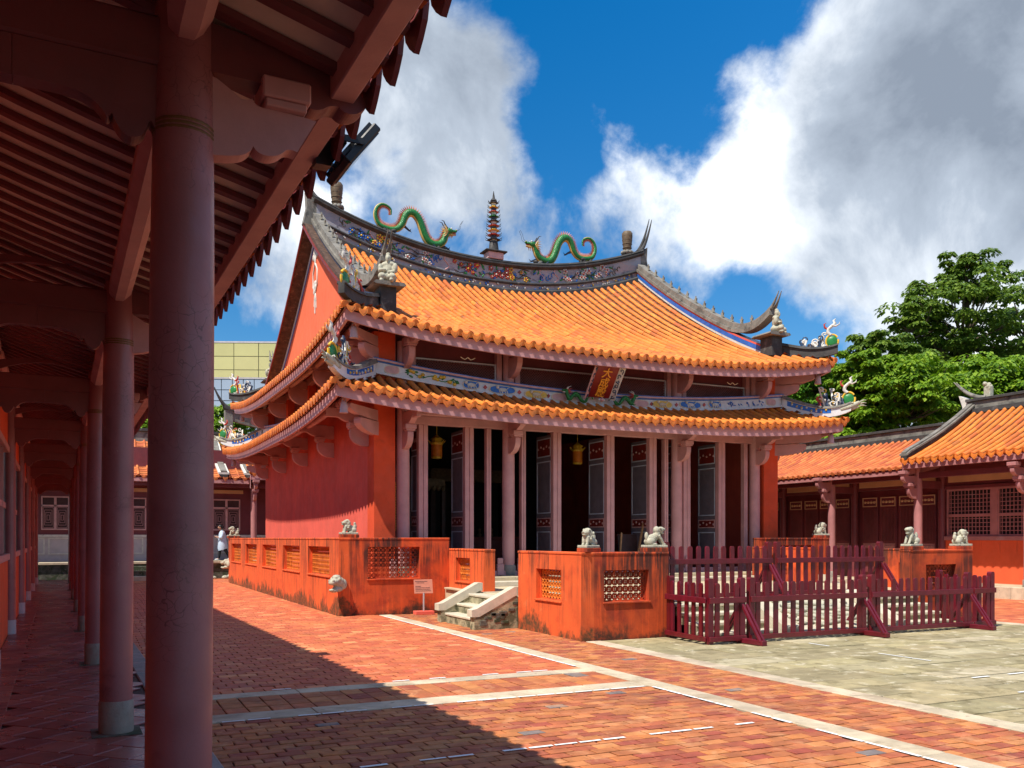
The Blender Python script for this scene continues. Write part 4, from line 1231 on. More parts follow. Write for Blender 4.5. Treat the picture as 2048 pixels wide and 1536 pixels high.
for x in colX:
    link('bracket', blme, hall, T(x, YF, .06)); link('bracket', bume, hall, T(x, YF, .1))
for s in (-1, 1):       # side brackets, coarser and longer
    for y in (-6.9, -3.4, 0, 3.4, 6.9):
        M = T(s * WX, y, .14) @ Rz(s * PI / 2)
        link('bracket', blme, hall, M)
        link('bracket', bume, hall, T(s * WX, y, .13) @ Rz(s * PI / 2))
def corner_arm(z0, L):
    q = G(); q.prism([(-a, b) for a, b in poly_arm(L, .34, z0)], -.09, .09, 'x'); q.prism([(-a, b) for a, b in poly_arm(L + .45, .26, z0 + .36)], -.08, .08, 'x')
    return q
for s in (-1, 1):
    for sy, a in ((-1, s * PI / 4), (1, s * PI * 3 / 4)):
        link('corner_bracket', corner_arm(4.40, 1.0).mesh('corner_bracket', 'mauve_paint'), hall, T(s * (WX - .1), sy * (WY - .1), 0) @ Rz(a))
        link('corner_bracket', corner_arm(6.25, .8).mesh('corner_bracket', 'mauve_paint'), hall, T(s * (WX - .1), sy * (WY - .1), 0) @ Rz(a))
# round purlins carrying the eaves, bent up with the corners
for (EX, EY, zf, zs, off, dz) in ((LEX, LEY, lo_front, lo_side, .62, -.22), (7.6, 8.63, up_front, up_side, .55, -.24)):
    for sy in (-1, 1):
        q = G(); q.tube([(x, sy * (EY - off), zf(x, off) + dz) for x in [(-EX + off) + i * 2 * (EX - off) / 24 for i in range(25)]], .085, 8); part('eave_purlin', q, 'mauve_paint', hall)
    for sx in (-1, 1):
        q = G(); q.tube([(sx * (EX - off), y, zs(y, off) + dz) for y in [(-EY + off) + i * 2 * (EY - off) / 24 for i in range(25)]], .085, 8); part('eave_purlin', q, 'mauve_paint', hall)
# upper front wall with lattice lights
g = G(); g.box(-5.9, YF + .28, 5.4, 5.88, YF + .36, 7.2); uw = part('upper_wall', g, 'maroon_paint', hall)
for x in colX:
    g = G(); g.box(x - .34, YF + .10, 5.6, x - .20, YF + .278, 7.0); g.box(x + .20, YF + .10, 5.6, x + .34, YF + .278, 7.0); part('jamb_post', g, 'mauve_paint', uw)
bays = [(-5.36, -3.12), (-2.38, 2.38), (3.12, 5.32)]
def lattice_light(x0, x1, z0, z1, y):
    q = G(); step = .075
    L = x1 - x0; H = z1 - z0
    n = int((L + H) / step)
    for k in range(n + 1):
        for sgn in (1, -1):
            o = k * step
            a0, a1 = max(0, o - H), min(L, o)
            if a1 - a0 < .02: continue
            z_a, z_b = (o - a0), (o - a1)
            if sgn < 0: z_a, z_b = H - z_a, H - z_b
            pa, pb = Vector((x0 + a0, y, z0 + z_a)), Vector((x0 + a1, y, z0 + z_b))
            d = (pb - pa).normalized(); nn = Vector((-d.z, 0, d.x)) * .009
            yy = y - (.006 if sgn > 0 else 0)
            q.add([(pa.x - nn.x, yy, pa.z - nn.z), (pb.x - nn.x, yy, pb.z - nn.z), (pb.x + nn.x, yy, pb.z + nn.z), (pa.x + nn.x, yy, pa.z + nn.z),
                   (pa.x - nn.x, yy + .02, pa.z - nn.z), (pb.x - nn.x, yy + .02, pb.z - nn.z), (pb.x + nn.x, yy + .02, pb.z + nn.z), (pa.x + nn.x, yy + .02, pa.z + nn.z)],
                  [(0, 1, 2, 3), (0, 4, 5, 1), (2, 6, 7, 3)])
    return q
for (a, b) in bays:
    z0, z1 = 5.90, 6.44
    fr = G()
    for (x0, y0, x1, y1) in ((a, z1, b, z1 + .035), (a, z0 - .035, b, z0), (a - .035, z0 - .035, a, z1 + .035), (b, z0 - .035, b + .035, z1 + .035)):
        fr.box(x0, YF + .17, y0, x1, YF + .26, y1)
    f = part('window_frame', fr, 'door_trim', uw)
    part('lattice', lattice_light(a, b, z0, z1, YF + .215), 'corridor_paint', f)
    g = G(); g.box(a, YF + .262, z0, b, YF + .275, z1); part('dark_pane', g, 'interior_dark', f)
    m_ = (a + b) / 2
    g = G()
    for sgn in (-1, 1): g.tube([(m_, YF - .62, 6.42), (m_ + sgn * .08, YF - .62, 6.36), (m_ + sgn * .15, YF - .62, 6.39), (m_ + sgn * .2, YF - .62, 6.42)], .012, 6)
    part('gilt_pendant', g, 'belt_cream', uw)
# door posts, open leaves, sill
posts = [-5.20, -3.92, -3.36, -2.33, -1.30, .42, 1.86, 2.33, 3.07, 4.36, 5.28]
thin = {-3.36, -2.33, 2.33, 5.28}
for x in posts:
    w = .065 if x in thin else .125
    g = G(); g.box(x - w, YF + .03, PZ + .1, x - .006, YF + .20, 4.738, c=.008); g.box(x + .006, YF + .03, PZ + .1, x + w, YF + .20, 4.738, c=.008)
    g.box(x - .03, YF + .055, PZ + .1, x + .03, YF + .19, 4.738)
    part('door_post', g, 'mauve_paint', hall)
def leaf(L, label=None):
    d = G(); H0, H1 = PZ + .13, 4.70
    d.box(-.025, 0, H0, .025, L, H1)
    o = part('door_leaf', d, 'door_blue', hall)
    for (z0, z1, m) in ((4.10, 4.62, 'dark_wood'), (2.52, 3.98, 'door_blue'), (2.14, 2.40, 'dark_wood'), (1.06, 2.02, 'door_blue')):
        fr = G(); w = .03
        for sx in (-1, 1):
            x0, x1 = (-.036, -.0255) if sx < 0 else (.0255, .036)
            fr.box(x0, .05, z0, x1, L - .05, z0 + w); fr.box(x0, .05, z1 - w, x1, L - .05, z1); fr.box(x0, .05, z0 + w, x1, .05 + w, z1 - w); fr.box(x0, L - .05 - w, z0 + w, x1, L - .05, z1 - w)
        part('panel_frame', fr, 'door_trim' if z0 < 1.2 or z0 > 4 else 'relief_pink' if z0 < 2.3 else 'door_trim', o)
        if m == 'dark_wood':
            p = G(); p.box(-.031, .08 , z0 + w, -.0255, L - .08, z1 - w)
            part('carved_panel', p, 'interior_red', o)
            q = G()
            for k in range(5): q.ball((-.033, .12 + (L - .24) * k / 4, (z0 + z1) / 2 + (.03 if k % 2 else -.02)), (.008, .05, .035), 0, 6, 4)
            part('carving', q, 'relief_pink', o)
    return o
leaves = [(-5.29, .52), (-4.01, .9), (-1.39, .92), (.33, .92), (1.80, .9), (2.98, .9), (4.27, .9)]
for (x, L) in leaves:
    o = leaf(L); o.location = (x + .03, YF + .21, 0)
g = G(); g.box(-5.85, YF - .02, PZ - .02, 5.83, YF + .24, PZ + .12, c=.01); part('door_sill', g, 'mauve_paint', hall)
for x in colX:
    for s in (-1, 1):
        g = G(); g.box(x + s * .30 - .10, YF - .06, PZ, x + s * .30 + .10, YF + .019, PZ + .30, c=.012); g.box(x + s * .30 - .08, YF - .04, PZ + .302, x + s * .30 + .08, YF + .019, PZ + .46, c=.012); part('door_stone', g, 'mauve_paint', hall)
# ------------------------------------------------------------------ statues and ornaments on the hall roof
def W2(x, y, z): return (HC.x + x, HC.y + y, z)
def catmull(P, n=5):
    P = [Vector(p) for p in P]; out = []
    for i in range(len(P) - 1):
        p0, p1, p2, p3 = P[max(i - 1, 0)], P[i], P[i + 1], P[min(i + 2, len(P) - 1)]
        for k in range(n):
            t = k / n
            out.append(.5 * ((2 * p1) + (-p0 + p2) * t + (2 * p0 - 5 * p1 + 4 * p2 - p3) * t * t + (-p0 + 3 * p1 - 3 * p2 + p3) * t ** 3))
    out.append(P[-1]); return out
DP = [(1080, 465), (1078, 415), (1045, 385), (1000, 375), (960, 400), (940, 450), (945, 510), (975, 565), (1030, 592), (1090, 603), (1140, 590), (1180, 545), (1200, 490),
      (1220, 450), (1255, 430), (1300, 445), (1340, 500), (1365, 570), (1390, 640), (1420, 690), (1470, 718), (1530, 710), (1568, 672), (1585, 625), (1602, 592)]
def dragon(name, label, x, mirror, group):
    xs_ = -1 if mirror else 1
    z0 = ridge_z(x) + 1.13
    slope = (ridge_z(x + .6) - ridge_z(x - .6)) / 1.2
    t = thing(name, label, 'dragon statue', W2(x, 0, z0 - .02), 0, group)
    def pt(X, Y):
        px = (X - 1290) * .0039; pz = (735 - Y) * .0036
        pz -= (-.0) ; lx = px * xs_
        base = (735 - (600 + (X - 1000) * .27)) * .0036        # the photo's own ridge slope, taken out
        pz = pz - base * 1.0
        return Vector((lx, 0, pz + slope * lx + .10))
    path = catmull([pt(*p) for p in DP], 4)
    n = len(path)
    rr = []
    for i in range(n):
        s = i / (n - 1)
        rr.append(.025 + .105 * min(1, s * 1.7) * (1 - .25 * max(0, (s - .8) / .2)))
    g = G(); g.tube(path, rr, 10, 0); part('body', g, 'dragon_green', t)
    g = G(); gs = G()
    nor = []
    for i in range(n):
        d = (path[min(i + 1, n - 1)] - path[max(i - 1, 0)]).normalized()
        nn = Vector((-d.z, 0, d.x)) * xs_
        nor.append(nn)
    g.tube([path[i] - nor[i] * rr[i] * .55 for i in range(6, n - 2)], [rr[i] * .62 for i in range(6, n - 2)], 8, 0); part('belly', g, 'dragon_belly', t)
    for i in range(n - 1):
        for k in (0, .5):
            p = path[i].lerp(path[i + 1], k); nn = nor[i]
            d = (path[i + 1] - path[i]).normalized()
            r = rr[i]; L = .09 + .06 * math.sin(PI * i / n)
            b = p + nn * r * .9
            gs.add([b - d * .02 + Vector((0, .012, 0)), b + d * .02 + Vector((0, .012, 0)), b - Vector((0, .018, 0)), b + nn * L - d * .02], [(0, 1, 3), (1, 2, 3), (2, 0, 3)])
    gs.tube([path[i] + nor[i] * rr[i] * .85 for i in range(n)], .018, 5)
    part('spine_fins', gs, 'dragon_spine', t)
    h = path[-1]; X = xs_
    g = G()
    def b(dx, dz, r, m, dy=0): g.ball(h + Vector((dx * X, dy, dz)), r, m, 8, 6)
    b(.06, .05, (.15, .12, .11), 0); b(.20, .06, (.15, .085, .06), 0); b(.32, .085, (.05, .07, .05), 0); b(.18, -.055, (.13, .07, .035), 1); b(.30, -.045, (.03, .05, .03), 1)
    for sy in (-1, 1):
        b(.13, .13, .035, 2, .07 * sy); b(.33, .12, .022, 1, .04 * sy)
        g.tube([h + Vector((0, .06 * sy, .12)), h + Vector((-.10 * X, .08 * sy, .22)), h + Vector((-.16 * X, .09 * sy, .34)), h + Vector((-.25 * X, .10 * sy, .36))], [.028, .022, .016, .006], 6, 3)
        g.tube([h + Vector((.33 * X, .05 * sy, .08)), h + Vector((.45 * X, .07 * sy, .16)), h + Vector((.50 * X, .06 * sy, .34)), h + Vector((.58 * X, .05 * sy, .48))], .006, 5, 3)
        for k in range(6):
            a = -1.0 + k * .42
            g.tube([h + Vector((-.02 * X, .10 * sy, .0)), h + Vector((-.12 * X * math.cos(a * .7), .13 * sy, .16 * math.sin(a))), h + Vector((-.25 * X * math.cos(a * .7), .12 * sy, .26 * math.sin(a)))], [.03, .02, .004], 5, 1)
        for k in range(3): g.tube([h + Vector(((.05 + .07 * k) * X, .05 * sy, -.07)), h + Vector(((.03 + .07 * k) * X, .06 * sy, -.19))], [.022, .003], 5, 1)
    g.ball(h + Vector((.22 * X, 0, .005)), (.12, .05, .02), 4)
    part('head', g, ['dragon_green', 'dragon_belly', 'relief_white', 'ridge_dark', 'relief_red'], t)
    for (i0, dx, dz) in ((int(n * .46), .30, -.16), (int(n * .40), -.30, .14), (int(n * .87), .36, -.10), (int(n * .80), .22, -.2)):
        p = path[i0]
        for sy in (-1,) if i0 % 2 else (1,):
            g = G(); q = p + Vector((dx * X, .09 * sy, dz))
            g.tube([p, p.lerp(q, .6) + Vector((0, .03 * sy, .02)), q], [.06, .04, .03], 7, 0)
            for k in (-1, 0, 1): g.tube([q, q + Vector(((.05 + .02 * abs(k)) * X * (1 if dx > 0 else -1), .03 * k, .07 * k + .02))], [.02, .005], 5, 1)
            part('leg', g, ['relief_navy', 'ridge_dark'], t)
    g = G()
    for i in (int(n * .36), int(n * .86)):
        p = path[i]; zz = slope * p.x + .02
        for k in range(8): g.ball((p.x + RND.uniform(-.25, .25), RND.uniform(-.08, .08), zz + RND.uniform(0, .1)), (RND.uniform(.06, .12), .08, .07), 0, 7, 5)
    part('cloud_base', g, 'ridge_dark', t)
    return t
dragon('dragon_statue', 'green dragon on the left half of the main ridge, head to the right', -2.87, False, 'dragons on the main ridge')
dragon('dragon_statue', 'green dragon on the right half of the main ridge, head to the left', 2.95, True, 'dragons on the main ridge')
# pagoda finial
pz = ridge_z(0) + 1.12
t = thing('pagoda_finial', 'slim many tiered pagoda standing at the middle of the main roof ridge', 'pagoda statue', W2(0.12, 0, pz))
g = G(); g.box(-.30, -.22, 0, .30, .22, .24, c=.015); part('pedestal', g, 'relief_pink', t)
g = G(); g.box(-.42, -.3, .242, .42, .3, .30, c=.02); g.lathe([(.2, .30), (.16, .62), (.15, .66)], 8); part('pedestal_cap', g, 'ridge_dark', t)
tm = ['ridge_dark', 'relief_red', 'relief_yellow', 'relief_red', 'ridge_dark', 'relief_green', 'relief_red', 'relief_yellow', 'ridge_dark']
z = .62
for i in range(9):
    r = .20 - .008 * i; hh = .165
    g = G()
    g.lathe([(r * .62, z), (r * .62, z + hh * .55), (r * .7, z + hh * .56)], 8, 1)
    g.lathe([(r * 1.05, z + hh * .50), (r * 1.22, z + hh * .62), (r * .8, z + hh * .80), (r * .55, z + hh)], 8, 0)
    for k in range(8):
        a = 2 * PI * k / 8
        g.tube([(r * 1.15 * math.cos(a), r * 1.15 * math.sin(a), z + hh * .62), (r * 1.5 * math.cos(a), r * 1.5 * math.sin(a), z + hh * .8), (r * 1.6 * math.cos(a), r * 1.6 * math.sin(a), z + hh * 1.1)], [.016, .012, .003], 5, 2)
    part('tier', g, [tm[i], 'relief_navy' if i % 2 else 'relief_white', 'ridge_dark'], t)
    z += hh
g = G(); g.lathe([(.13, z), (.09, z + .05), (.05, z + .10), (.035, z + .2), (.008, z + .36)], 8); part('spire', g, 'ridge_dark', t)
# scroll urns at both ends of the ridge
for x, lb in ((-5.55, 'brown carved scroll urn standing near the left end of the main ridge'), (5.75, 'brown carved scroll urn standing near the right end of the main ridge')):
    t = thing('ridge_urn', lb, 'urn', W2(x, 0, ridge_z(x) + 1.10), 0, 'urns on the main ridge')
    g = G(); g.lathe([(.13, .10), (.15, .14), (.165, .3), (.19, .5), (.205, .68), (.205, .80), (.175, .83), (.165, .86), (.15, .87)], 16)
    for k in range(4): g.lathe([(.17 + .008 * k, .22 + .15 * k), (.185 + .008 * k, .235 + .15 * k), (.17 + .01 * k, .25 + .15 * k)], 16)
    part('urn_body', g, 'bronze_urn', t)
    g = G()
    for k in range(9): g.ball((.17 * math.cos(k * .7), .17 * math.sin(k * .7), .06), (.09, .08, .08), 0, 7, 5)
    part('cloud_base', g, 'ridge_grey', t)
# seated guardian figures in front of the curled verge ends
fig = sculpt('figure', [((0, 0, .13), (.22, .19, .13)), ((0, .02, .33), (.155, .12, .18)), ((0, .02, .47), (.19, .10, .09)), ((0, -.01, .63), (.075, .08, .095)), ((0, 0, .72), (.06, .06, .05)),
    ((-.19, -.04, .36), (.065, .08, .13)), ((.19, -.04, .36), (.065, .08, .13)), ((-.11, -.15, .30), (.10, .06, .05)), ((.11, -.14, .24), (.10, .06, .05)),
    ((-.12, -.17, .14), (.10, .10, .09)), ((.14, -.17, .12), (.10, .10, .08)), ((-.12, -.19, .03), (.06, .09, .05)), ((.13, -.19, .03), (.06, .09, .05)), ((0, -.09, .58), (.035, .03, .07)), ((0, -.07, .635), (.02, .03, .025))], .016)
fig.materials.append(MATS['statue_stone'])
names = {(-1, -1): 'pale stone seated figure on the left front corner of the upper roof', (1, -1): 'pale stone seated figure on the right front corner of the upper roof',
         (-1, 1): 'pale stone seated figure on the left rear corner of the upper roof', (1, 1): 'pale stone seated figure on the right rear corner of the upper roof'}
for (s, fy), lb in names.items():
    _, zb = VT[(s, fy)]
    o = link('seated_figure', fig); o.location = W2(6.23 * s, fy * 7.66, zb + .545); o.rotation_euler.z = (s * rad(30)) if fy < 0 else PI
    tag(o, lb, 'statue', 'seated figures on the roof corners')
# curling phoenix scrolls on the hip ridges
def spiral(c, r0, turns, flip=1, a0=0, n=12, tail=None):
    pts = []
    if tail: pts.append(tail)
    for i in range(n):
        k = i / (n - 1); a = a0 + flip * turns * 2 * PI * k; r = r0 * (1 - .82 * k)
        pts.append((c[0] + r * math.cos(a), c[1] + r * math.sin(a)))
    return pts
def scroll_ornament(name, label, loc, rz, group, seed, head=True):
    R2 = random.Random(seed)
    t = thing(name, label, 'roof ornament', loc, rz, group); t.scale = (1.05, 1, .88)
    P3 = lambda pts, y=0: [Vector((a, y, b)) for a, b in pts]
    g = G(); g.ball((.62, 0, .28), (.165, .06, .215), 0, 12, 8); part('green_body', g, 'relief_green', t)
    g = G(); ring = [(.62 + .17 * math.cos(a), .30 + .24 * math.sin(a) * (1 if math.sin(a) > 0 else .95)) for a in [i * 2 * PI / 18 + .6 for i in range(18)]]
    g.tube(P3(ring), .032, 7); part('yellow_rim', g, 'relief_yellow', t)
    g = G(); g.tube(P3([(.58, .52), (.50, .62), (.52, .74), (.62, .84), (.70, .92), (.66, 1.02), (.72, 1.08)]), [.06, .055, .05, .05, .045, .035, .01], 7, 0)
    g.tube(P3([(.53, .72), (.42, .80), (.40, .92), (.46, .96)], .03), [.04, .035, .025, .01], 6, 1); g.tube(P3([(.60, .86), (.72, .82), (.82, .88), (.83, .96)], -.02), [.035, .03, .02, .006], 6, 0)
    part('neck', g, ['relief_white', 'relief_red'], t)
    mats = ['relief_white', 'relief_navy', 'relief_red', 'relief_yellow', 'relief_blue']
    g = G()
    for k in range(24):
        cx, cz_ = R2.uniform(-.20, .48), R2.uniform(.12, .72) * (1 - .3 * abs(k % 3 - 1))
        pts = spiral((cx, cz_), R2.uniform(.07, .125), R2.uniform(.7, 1.1), R2.choice((-1, 1)), R2.uniform(0, 6), 11, (cx + R2.uniform(-.1, .14), .03))
        m = R2.choice([0, 0, 0, 1, 1, 2, 3]); y = R2.uniform(-.06, .06)
        g.tube(P3(pts, y), [.030 - .0014 * i for i in range(12)], 6, m)
        g.ball((pts[-1][0], y, pts[-1][1]), .028, 0, 6, 5)
    g.tube(P3([(-.35, .22), (-.25, .16), (-.15, .20), (-.05, .10), (.2, .06), (.5, .05)]), [.012, .03, .04, .045, .05, .05], 6, 1)
    g.ball((.1, 0, .06), (.14, .06, .06), 3, 8, 6)
    part('scrolls', g, mats, t)
    if head:      # open jawed fish head at the tip of the lower hip ridge
        g = G()
        g.tube([(.40, 0, -.06), (.62, 0, .02), (.78, 0, .09), (.92, 0, .18)], [.10, .11, .10, .055], 9); g.tube([(.55, 0, -.06), (.75, 0, -.02), (.90, 0, .02)], [.08, .06, .03], 8)
        for sy in (-1, 1): g.ball((.72, .08 * sy, .15), .035, 0, 7, 5)
        for k in range(3): g.tube([(.92, 0, .18 - .06 * k), (1.02, 0, .24 - .09 * k), (1.10, .02, .24 - .10 * k)], [.03, .022, .006], 6)
        part('fish_head', g, 'lion_stone', t)
    return t
ang = {(-1, -1): rad(225), (1, -1): rad(-45), (-1, 1): rad(135), (1, 1): rad(45)}
wn = {(-1, -1): 'left front', (1, -1): 'right front', (-1, 1): 'left rear', (1, 1): 'right rear'}
k = 0
for key, a in ang.items():
    sx, sy = key
    c = Vector((math.cos(a), math.sin(a)))
    for (hx, hy, zz, nm, hd, off) in ((7.62, 8.65, up_front(7.6, 0) + .42, 'upper', False, -.72), (7.92, 8.88, lo_front(7.88, 0) + .46, 'lower', True, -.62)):
        p = Vector((hx * sx, hy * sy)) + c * off
        scroll_ornament('phoenix_scroll', 'phoenix scroll ornament with green body on the %s corner of the %s eave' % (wn[key], nm), W2(p.x, p.y, zz - .06), a, 'phoenix scrolls on the eave corners', 5 + k, hd); k += 1
        z_b = (up_front(7.6, 0) if nm == 'upper' else lo_front(7.88, 0)) - .16
        t = thing('wind_bell', 'small mauve wind bell hanging under the %s corner of the %s eave' % (wn[key], nm), 'wind bell', W2((hx - .34) * sx, (hy - .34) * sy, z_b - .50), 0, 'wind bells under the eave corners')
        g = G(); g.lathe([(.105, 0), (.095, .04), (.09, .14), (.075, .24), (.035, .285), (.012, .29)], 14); part('bell', g, 'bell', t)
        g = G(); g.tube([(-.05, 0, .26), (-.03, 0, .34), (.0, 0, .36), (.03, 0, .34), (.05, 0, .26)], .01, 6); g.tube([(0, 0, .35), (0, 0, .52)], .007, 5); part('hanger', g, 'grey_metal', t)
# name plaque leaning out under the upper eave
t = thing('hanging_plaque', 'dark red name plaque with golden characters leaning out under the upper eave', 'plaque', W2(-.22, -7.74, 5.72))
PM = Matrix.Rotation(rad(37), 4, 'X')
def pp(name, g, m): 
    o = part(name, g, m, t, M=PM); return o
g = G(); g.box(-.34, -.02, 0, .34, .03, 1.22, c=.006); pp('board', g, 'plaque_red')
for s in (-1, 1):
    g = G(); mm = T(s * .345, 0, 0) @ Rz(s * rad(-38)) 
    x0, x1 = (0, .17) if s > 0 else (-.17, 0)
    g.box(x0, -.012, -.02, x1, .02, 1.22, 0, mm)
    b = pp('border_board', g, 'relief_white' if s > 0 else 'relief_pink')
    g = G()
    for k in range(7):
        zc = .08 + k * .158; c = ((x0 + x1) / 2, zc)
        pts = [mm @ Vector((a, -.02, b_)) for a, b_ in spiral(c, .06, .9, 1 if k % 2 else -1, k * 1.1, 11, (c[0] + (.05 if k % 2 else -.05), zc - .08))]
        g.tube(pts, .014, 5)
    part('border_scroll', g, 'relief_navy', b)
def text_mesh(body, size, ext=.006, off=0.0):
    c = bpy.data.curves.new('txt', 'FONT'); c.body = body; c.size = size; c.extrude = ext; c.offset = off; c.resolution_u = 3
    c.align_x = 'CENTER'; c.align_y = 'CENTER'
    o = bpy.data.objects.new('txt', c); COL.objects.link(o)
    dg = bpy.context.evaluated_depsgraph_get()
    me = bpy.data.meshes.new_from_object(o.evaluated_get(dg))
    bpy.data.objects.remove(o); return me
for k, ch in enumerate('大成殿'):
    me = text_mesh(ch, .31, .010, .004); me.name = 'character'; me.materials.clear(); me.materials.append(MATS['gold'])
    bb = [v.co for v in me.vertices]; cx = (min(v.x for v in bb) + max(v.x for v in bb)) / 2; cy = (min(v.y for v in bb) + max(v.y for v in bb)) / 2
    link('character', me, t, PM @ T(0, -.032, 0.77 - k * .29) @ Matrix.Rotation(PI / 2, 4, 'X') @ T(-cx, -cy, 0))
# two small dragons and the flaming pearl below the plaque
for s, lb in ((-1, 'small green dragon on the belt left of the name plaque'), (1, 'small green dragon on the belt right of the name plaque')):
    t = thing('belt_dragon', lb, 'dragon statue', W2(-.12 + s * .72, -7.72, 5.64), 0, 'small dragons below the plaque')
    P = [(-.46, .02), (-.40, .14), (-.30, .06), (-.22, -.06), (-.10, -.03), (.0, .10), (.10, .14), (.2, .05), (.28, -.02), (.34, .08), (.38, .2)]
    path = catmull([Vector((a * s, 0, b)) for a, b in P], 3); n = len(path)
    g = G(); g.tube(path, [.02 + .035 * min(1, i / n * 2) for i in range(n)], 8, 0)
    g.tube([p + Vector((0, -.01, .035)) for p in path], .014, 5, 1); part('body', g, ['dragon_green', 'relief_white'], t)
    h = path[-1]; g = G(); g.ball(h, (.07, .06, .055), 0); g.ball(h + Vector((.08 * s, 0, .01)), (.06, .045, .03), 0); g.ball(h + Vector((.07 * s, 0, -.04)), (.05, .035, .018), 1)
    for sy in (-1, 1):
        g.tube([h, h + Vector((-.06 * s, .04 * sy, .1)), h + Vector((-.14 * s, .05 * sy, .13))], [.02, .014, .004], 5, 1)
        for k in range(3): g.tube([h, h + Vector((-.1 * s, .05 * sy, .05 - .05 * k)), h + Vector((-.17 * s, .05 * sy, .06 - .07 * k))], [.02, .014, .003], 5, 2)
    part('head', g, ['dragon_green', 'relief_white', 'relief_red'], t)
    for a, b in ((.05, .1), (.25, 0), (-.25, 0)):
        g = G(); g.tube([(a * s, -.02, b), ((a + .07) * s, -.06, b - .06), ((a + .14) * s, -.06, b - .05)], [.025, .02, .008], 6); part('leg', g, 'dragon_green', t)
g = G(); g.ball((0, 0, .06), .06, 0, 12, 8); g.ball((0, .01, .06), (.12, .03, .05), 1, 10, 6); g.tube([(0, 0, .1), (.01, 0, .17)], [.03, .004], 6, 1)
single('flaming_pearl', g, ['relief_pink', 'relief_white'], 'round pink pearl on the belt between the two small dragons', 'ornament', W2(-.12, -7.76, 5.60))

# ------------------------------------------------------------------ inside the hall, seen through the doors
for (x, y, z, lb) in ((.75, -4.9, 4.15, 'golden palace lantern with orange panels hanging in the middle doorway'), (-3.9, -4.9, 4.15, 'golden palace lantern with orange panels hanging in the left bay')):
    t = thing('palace_lantern', lb, 'lantern', W2(x, y, z), 0, 'lanterns inside the hall')
    g = G(); g.lathe([(.17, .02), (.17, .36)], 6); part('paper_panel', g, 'lantern_orange', t)
    g = G(); g.lathe([(.18, .36), (.22, .42), (.14, .47), (.20, .53), (.08, .60), (.03, .64)], 6); g.lathe([(.15, -.03), (.17, .015)], 6); g.tube([(0, 0, .6), (0, 0, 2.9)], .012, 5)
    for k in range(6): g.tube([(.2 * math.cos(k * PI / 3), .2 * math.sin(k * PI / 3), .42), (.28 * math.cos(k * PI / 3), .28 * math.sin(k * PI / 3), .5)], [.02, .005], 5)
    part('lantern_roof', g, 'relief_yellow', t)
t = thing('altar', 'dark red altar table with gilded canopy at the back of the left bay', 'altar', W2(-3.5, -1.6, PZ))
g = G(); g.box(-1.3, -.4, .85, 1.3, .4, .93, c=.01); part('table_top', g, 'interior_red', t)
for x in (-1.2, 1.12):
    for y in (-.36, .28): g = G(); g.box(x, y, 0, x + .08, y + .08, .849); part('leg', g, 'interior_red', t)
g = G(); g.box(-1.1, -.30, .2, 1.1, -.28, .849); part('front_panel', g, 'interior_red', t)
g = G(); g.box(-1.2, .1, 2.6, 1.2, .3, 2.95, c=.02)
for k in range(14): g.ball((-1.1 + k * .17, .08, 2.62), (.07, .05, .09), 0, 6, 5)
part('canopy', g, 'bronze_urn', t)
for x in (-1.2, 1.08): g = G(); g.box(x, .12, .94, x + .12, .28, 2.6); part('canopy_post', g, 'dark_wood', t)
t = thing('altar', 'large altar with gilded canopy facing the middle doorway', 'altar', W2(.6, 3.2, PZ))
g = G(); g.box(-2, -.5, .95, 2, .5, 1.05, c=.01); part('table_top', g, 'interior_red', t)
g = G(); g.box(-1.9, -.4, 0, 1.9, -.36, .949); part('front_panel', g, 'interior_red', t)
g = G(); g.box(-1.6, .2, 3.2, 1.6, .5, 3.7, c=.02); part('canopy', g, 'bronze_urn', t)
for x in (-1.6, 1.4): g = G(); g.box(x, .2, 1.06, x + .2, .5, 3.2); part('canopy_post', g, 'dark_wood', t)
g = G()
for k in range(6):
    g = G(); g.lathe([(.05, 1.05), (.09, 1.12), (.05, 1.2), (.07, 1.34), (.02, 1.4)], 10, 0, T(-1.25 + k * .5, -.25, 0)); part('offering_vessel', g, 'bronze_urn', t)
for x in (-4.5, 4.9):
    pass
t = thing('partition_screen', 'dark lattice screen standing inside the left bay', 'screen', W2(-4.9, -4.4, PZ))
for k in range(3):
    g = G(); x = -.9 + k * .62; g.box(x, 0, .1, x + .58, .05, 3.1); p = part('screen_panel', g, 'dark_wood', t)
    g = G(); g.box(x + .05, -.01, 2.75, x + .53, -.002, 3.0); g.box(x + .05, -.01, .85, x + .53, -.002, 1.1); part('carved_panel', g, 'interior_red', p)
    g = G(); g.join(lattice_light(x + .06, x + .52, 1.2, 2.6, -.02)); part('lattice', g, 'gold', p)
t = thing('folding_board', 'dark board on a bare wooden easel leaning inside the middle doorway', 'board', W2(1.55, -6.75, PZ))
g = G(); g.box(-.42, .0, .2, .25, .02, 1.12, M=Matrix.Rotation(rad(-8), 4, 'X')); part('board', g, 'dark_wood', t)
for (a, b) in (((-.12, -.3, .0), (.34, -.16, 1.70)), ((.62, -.05, 0), (.30, .06, .85)), ((-.5, -.05, 0), (-.35, .05, 1.15))):
    g = G(); g.tube([a, b], .035, 4, smooth=False); part('easel_leg', g, 'pale_wood', t)
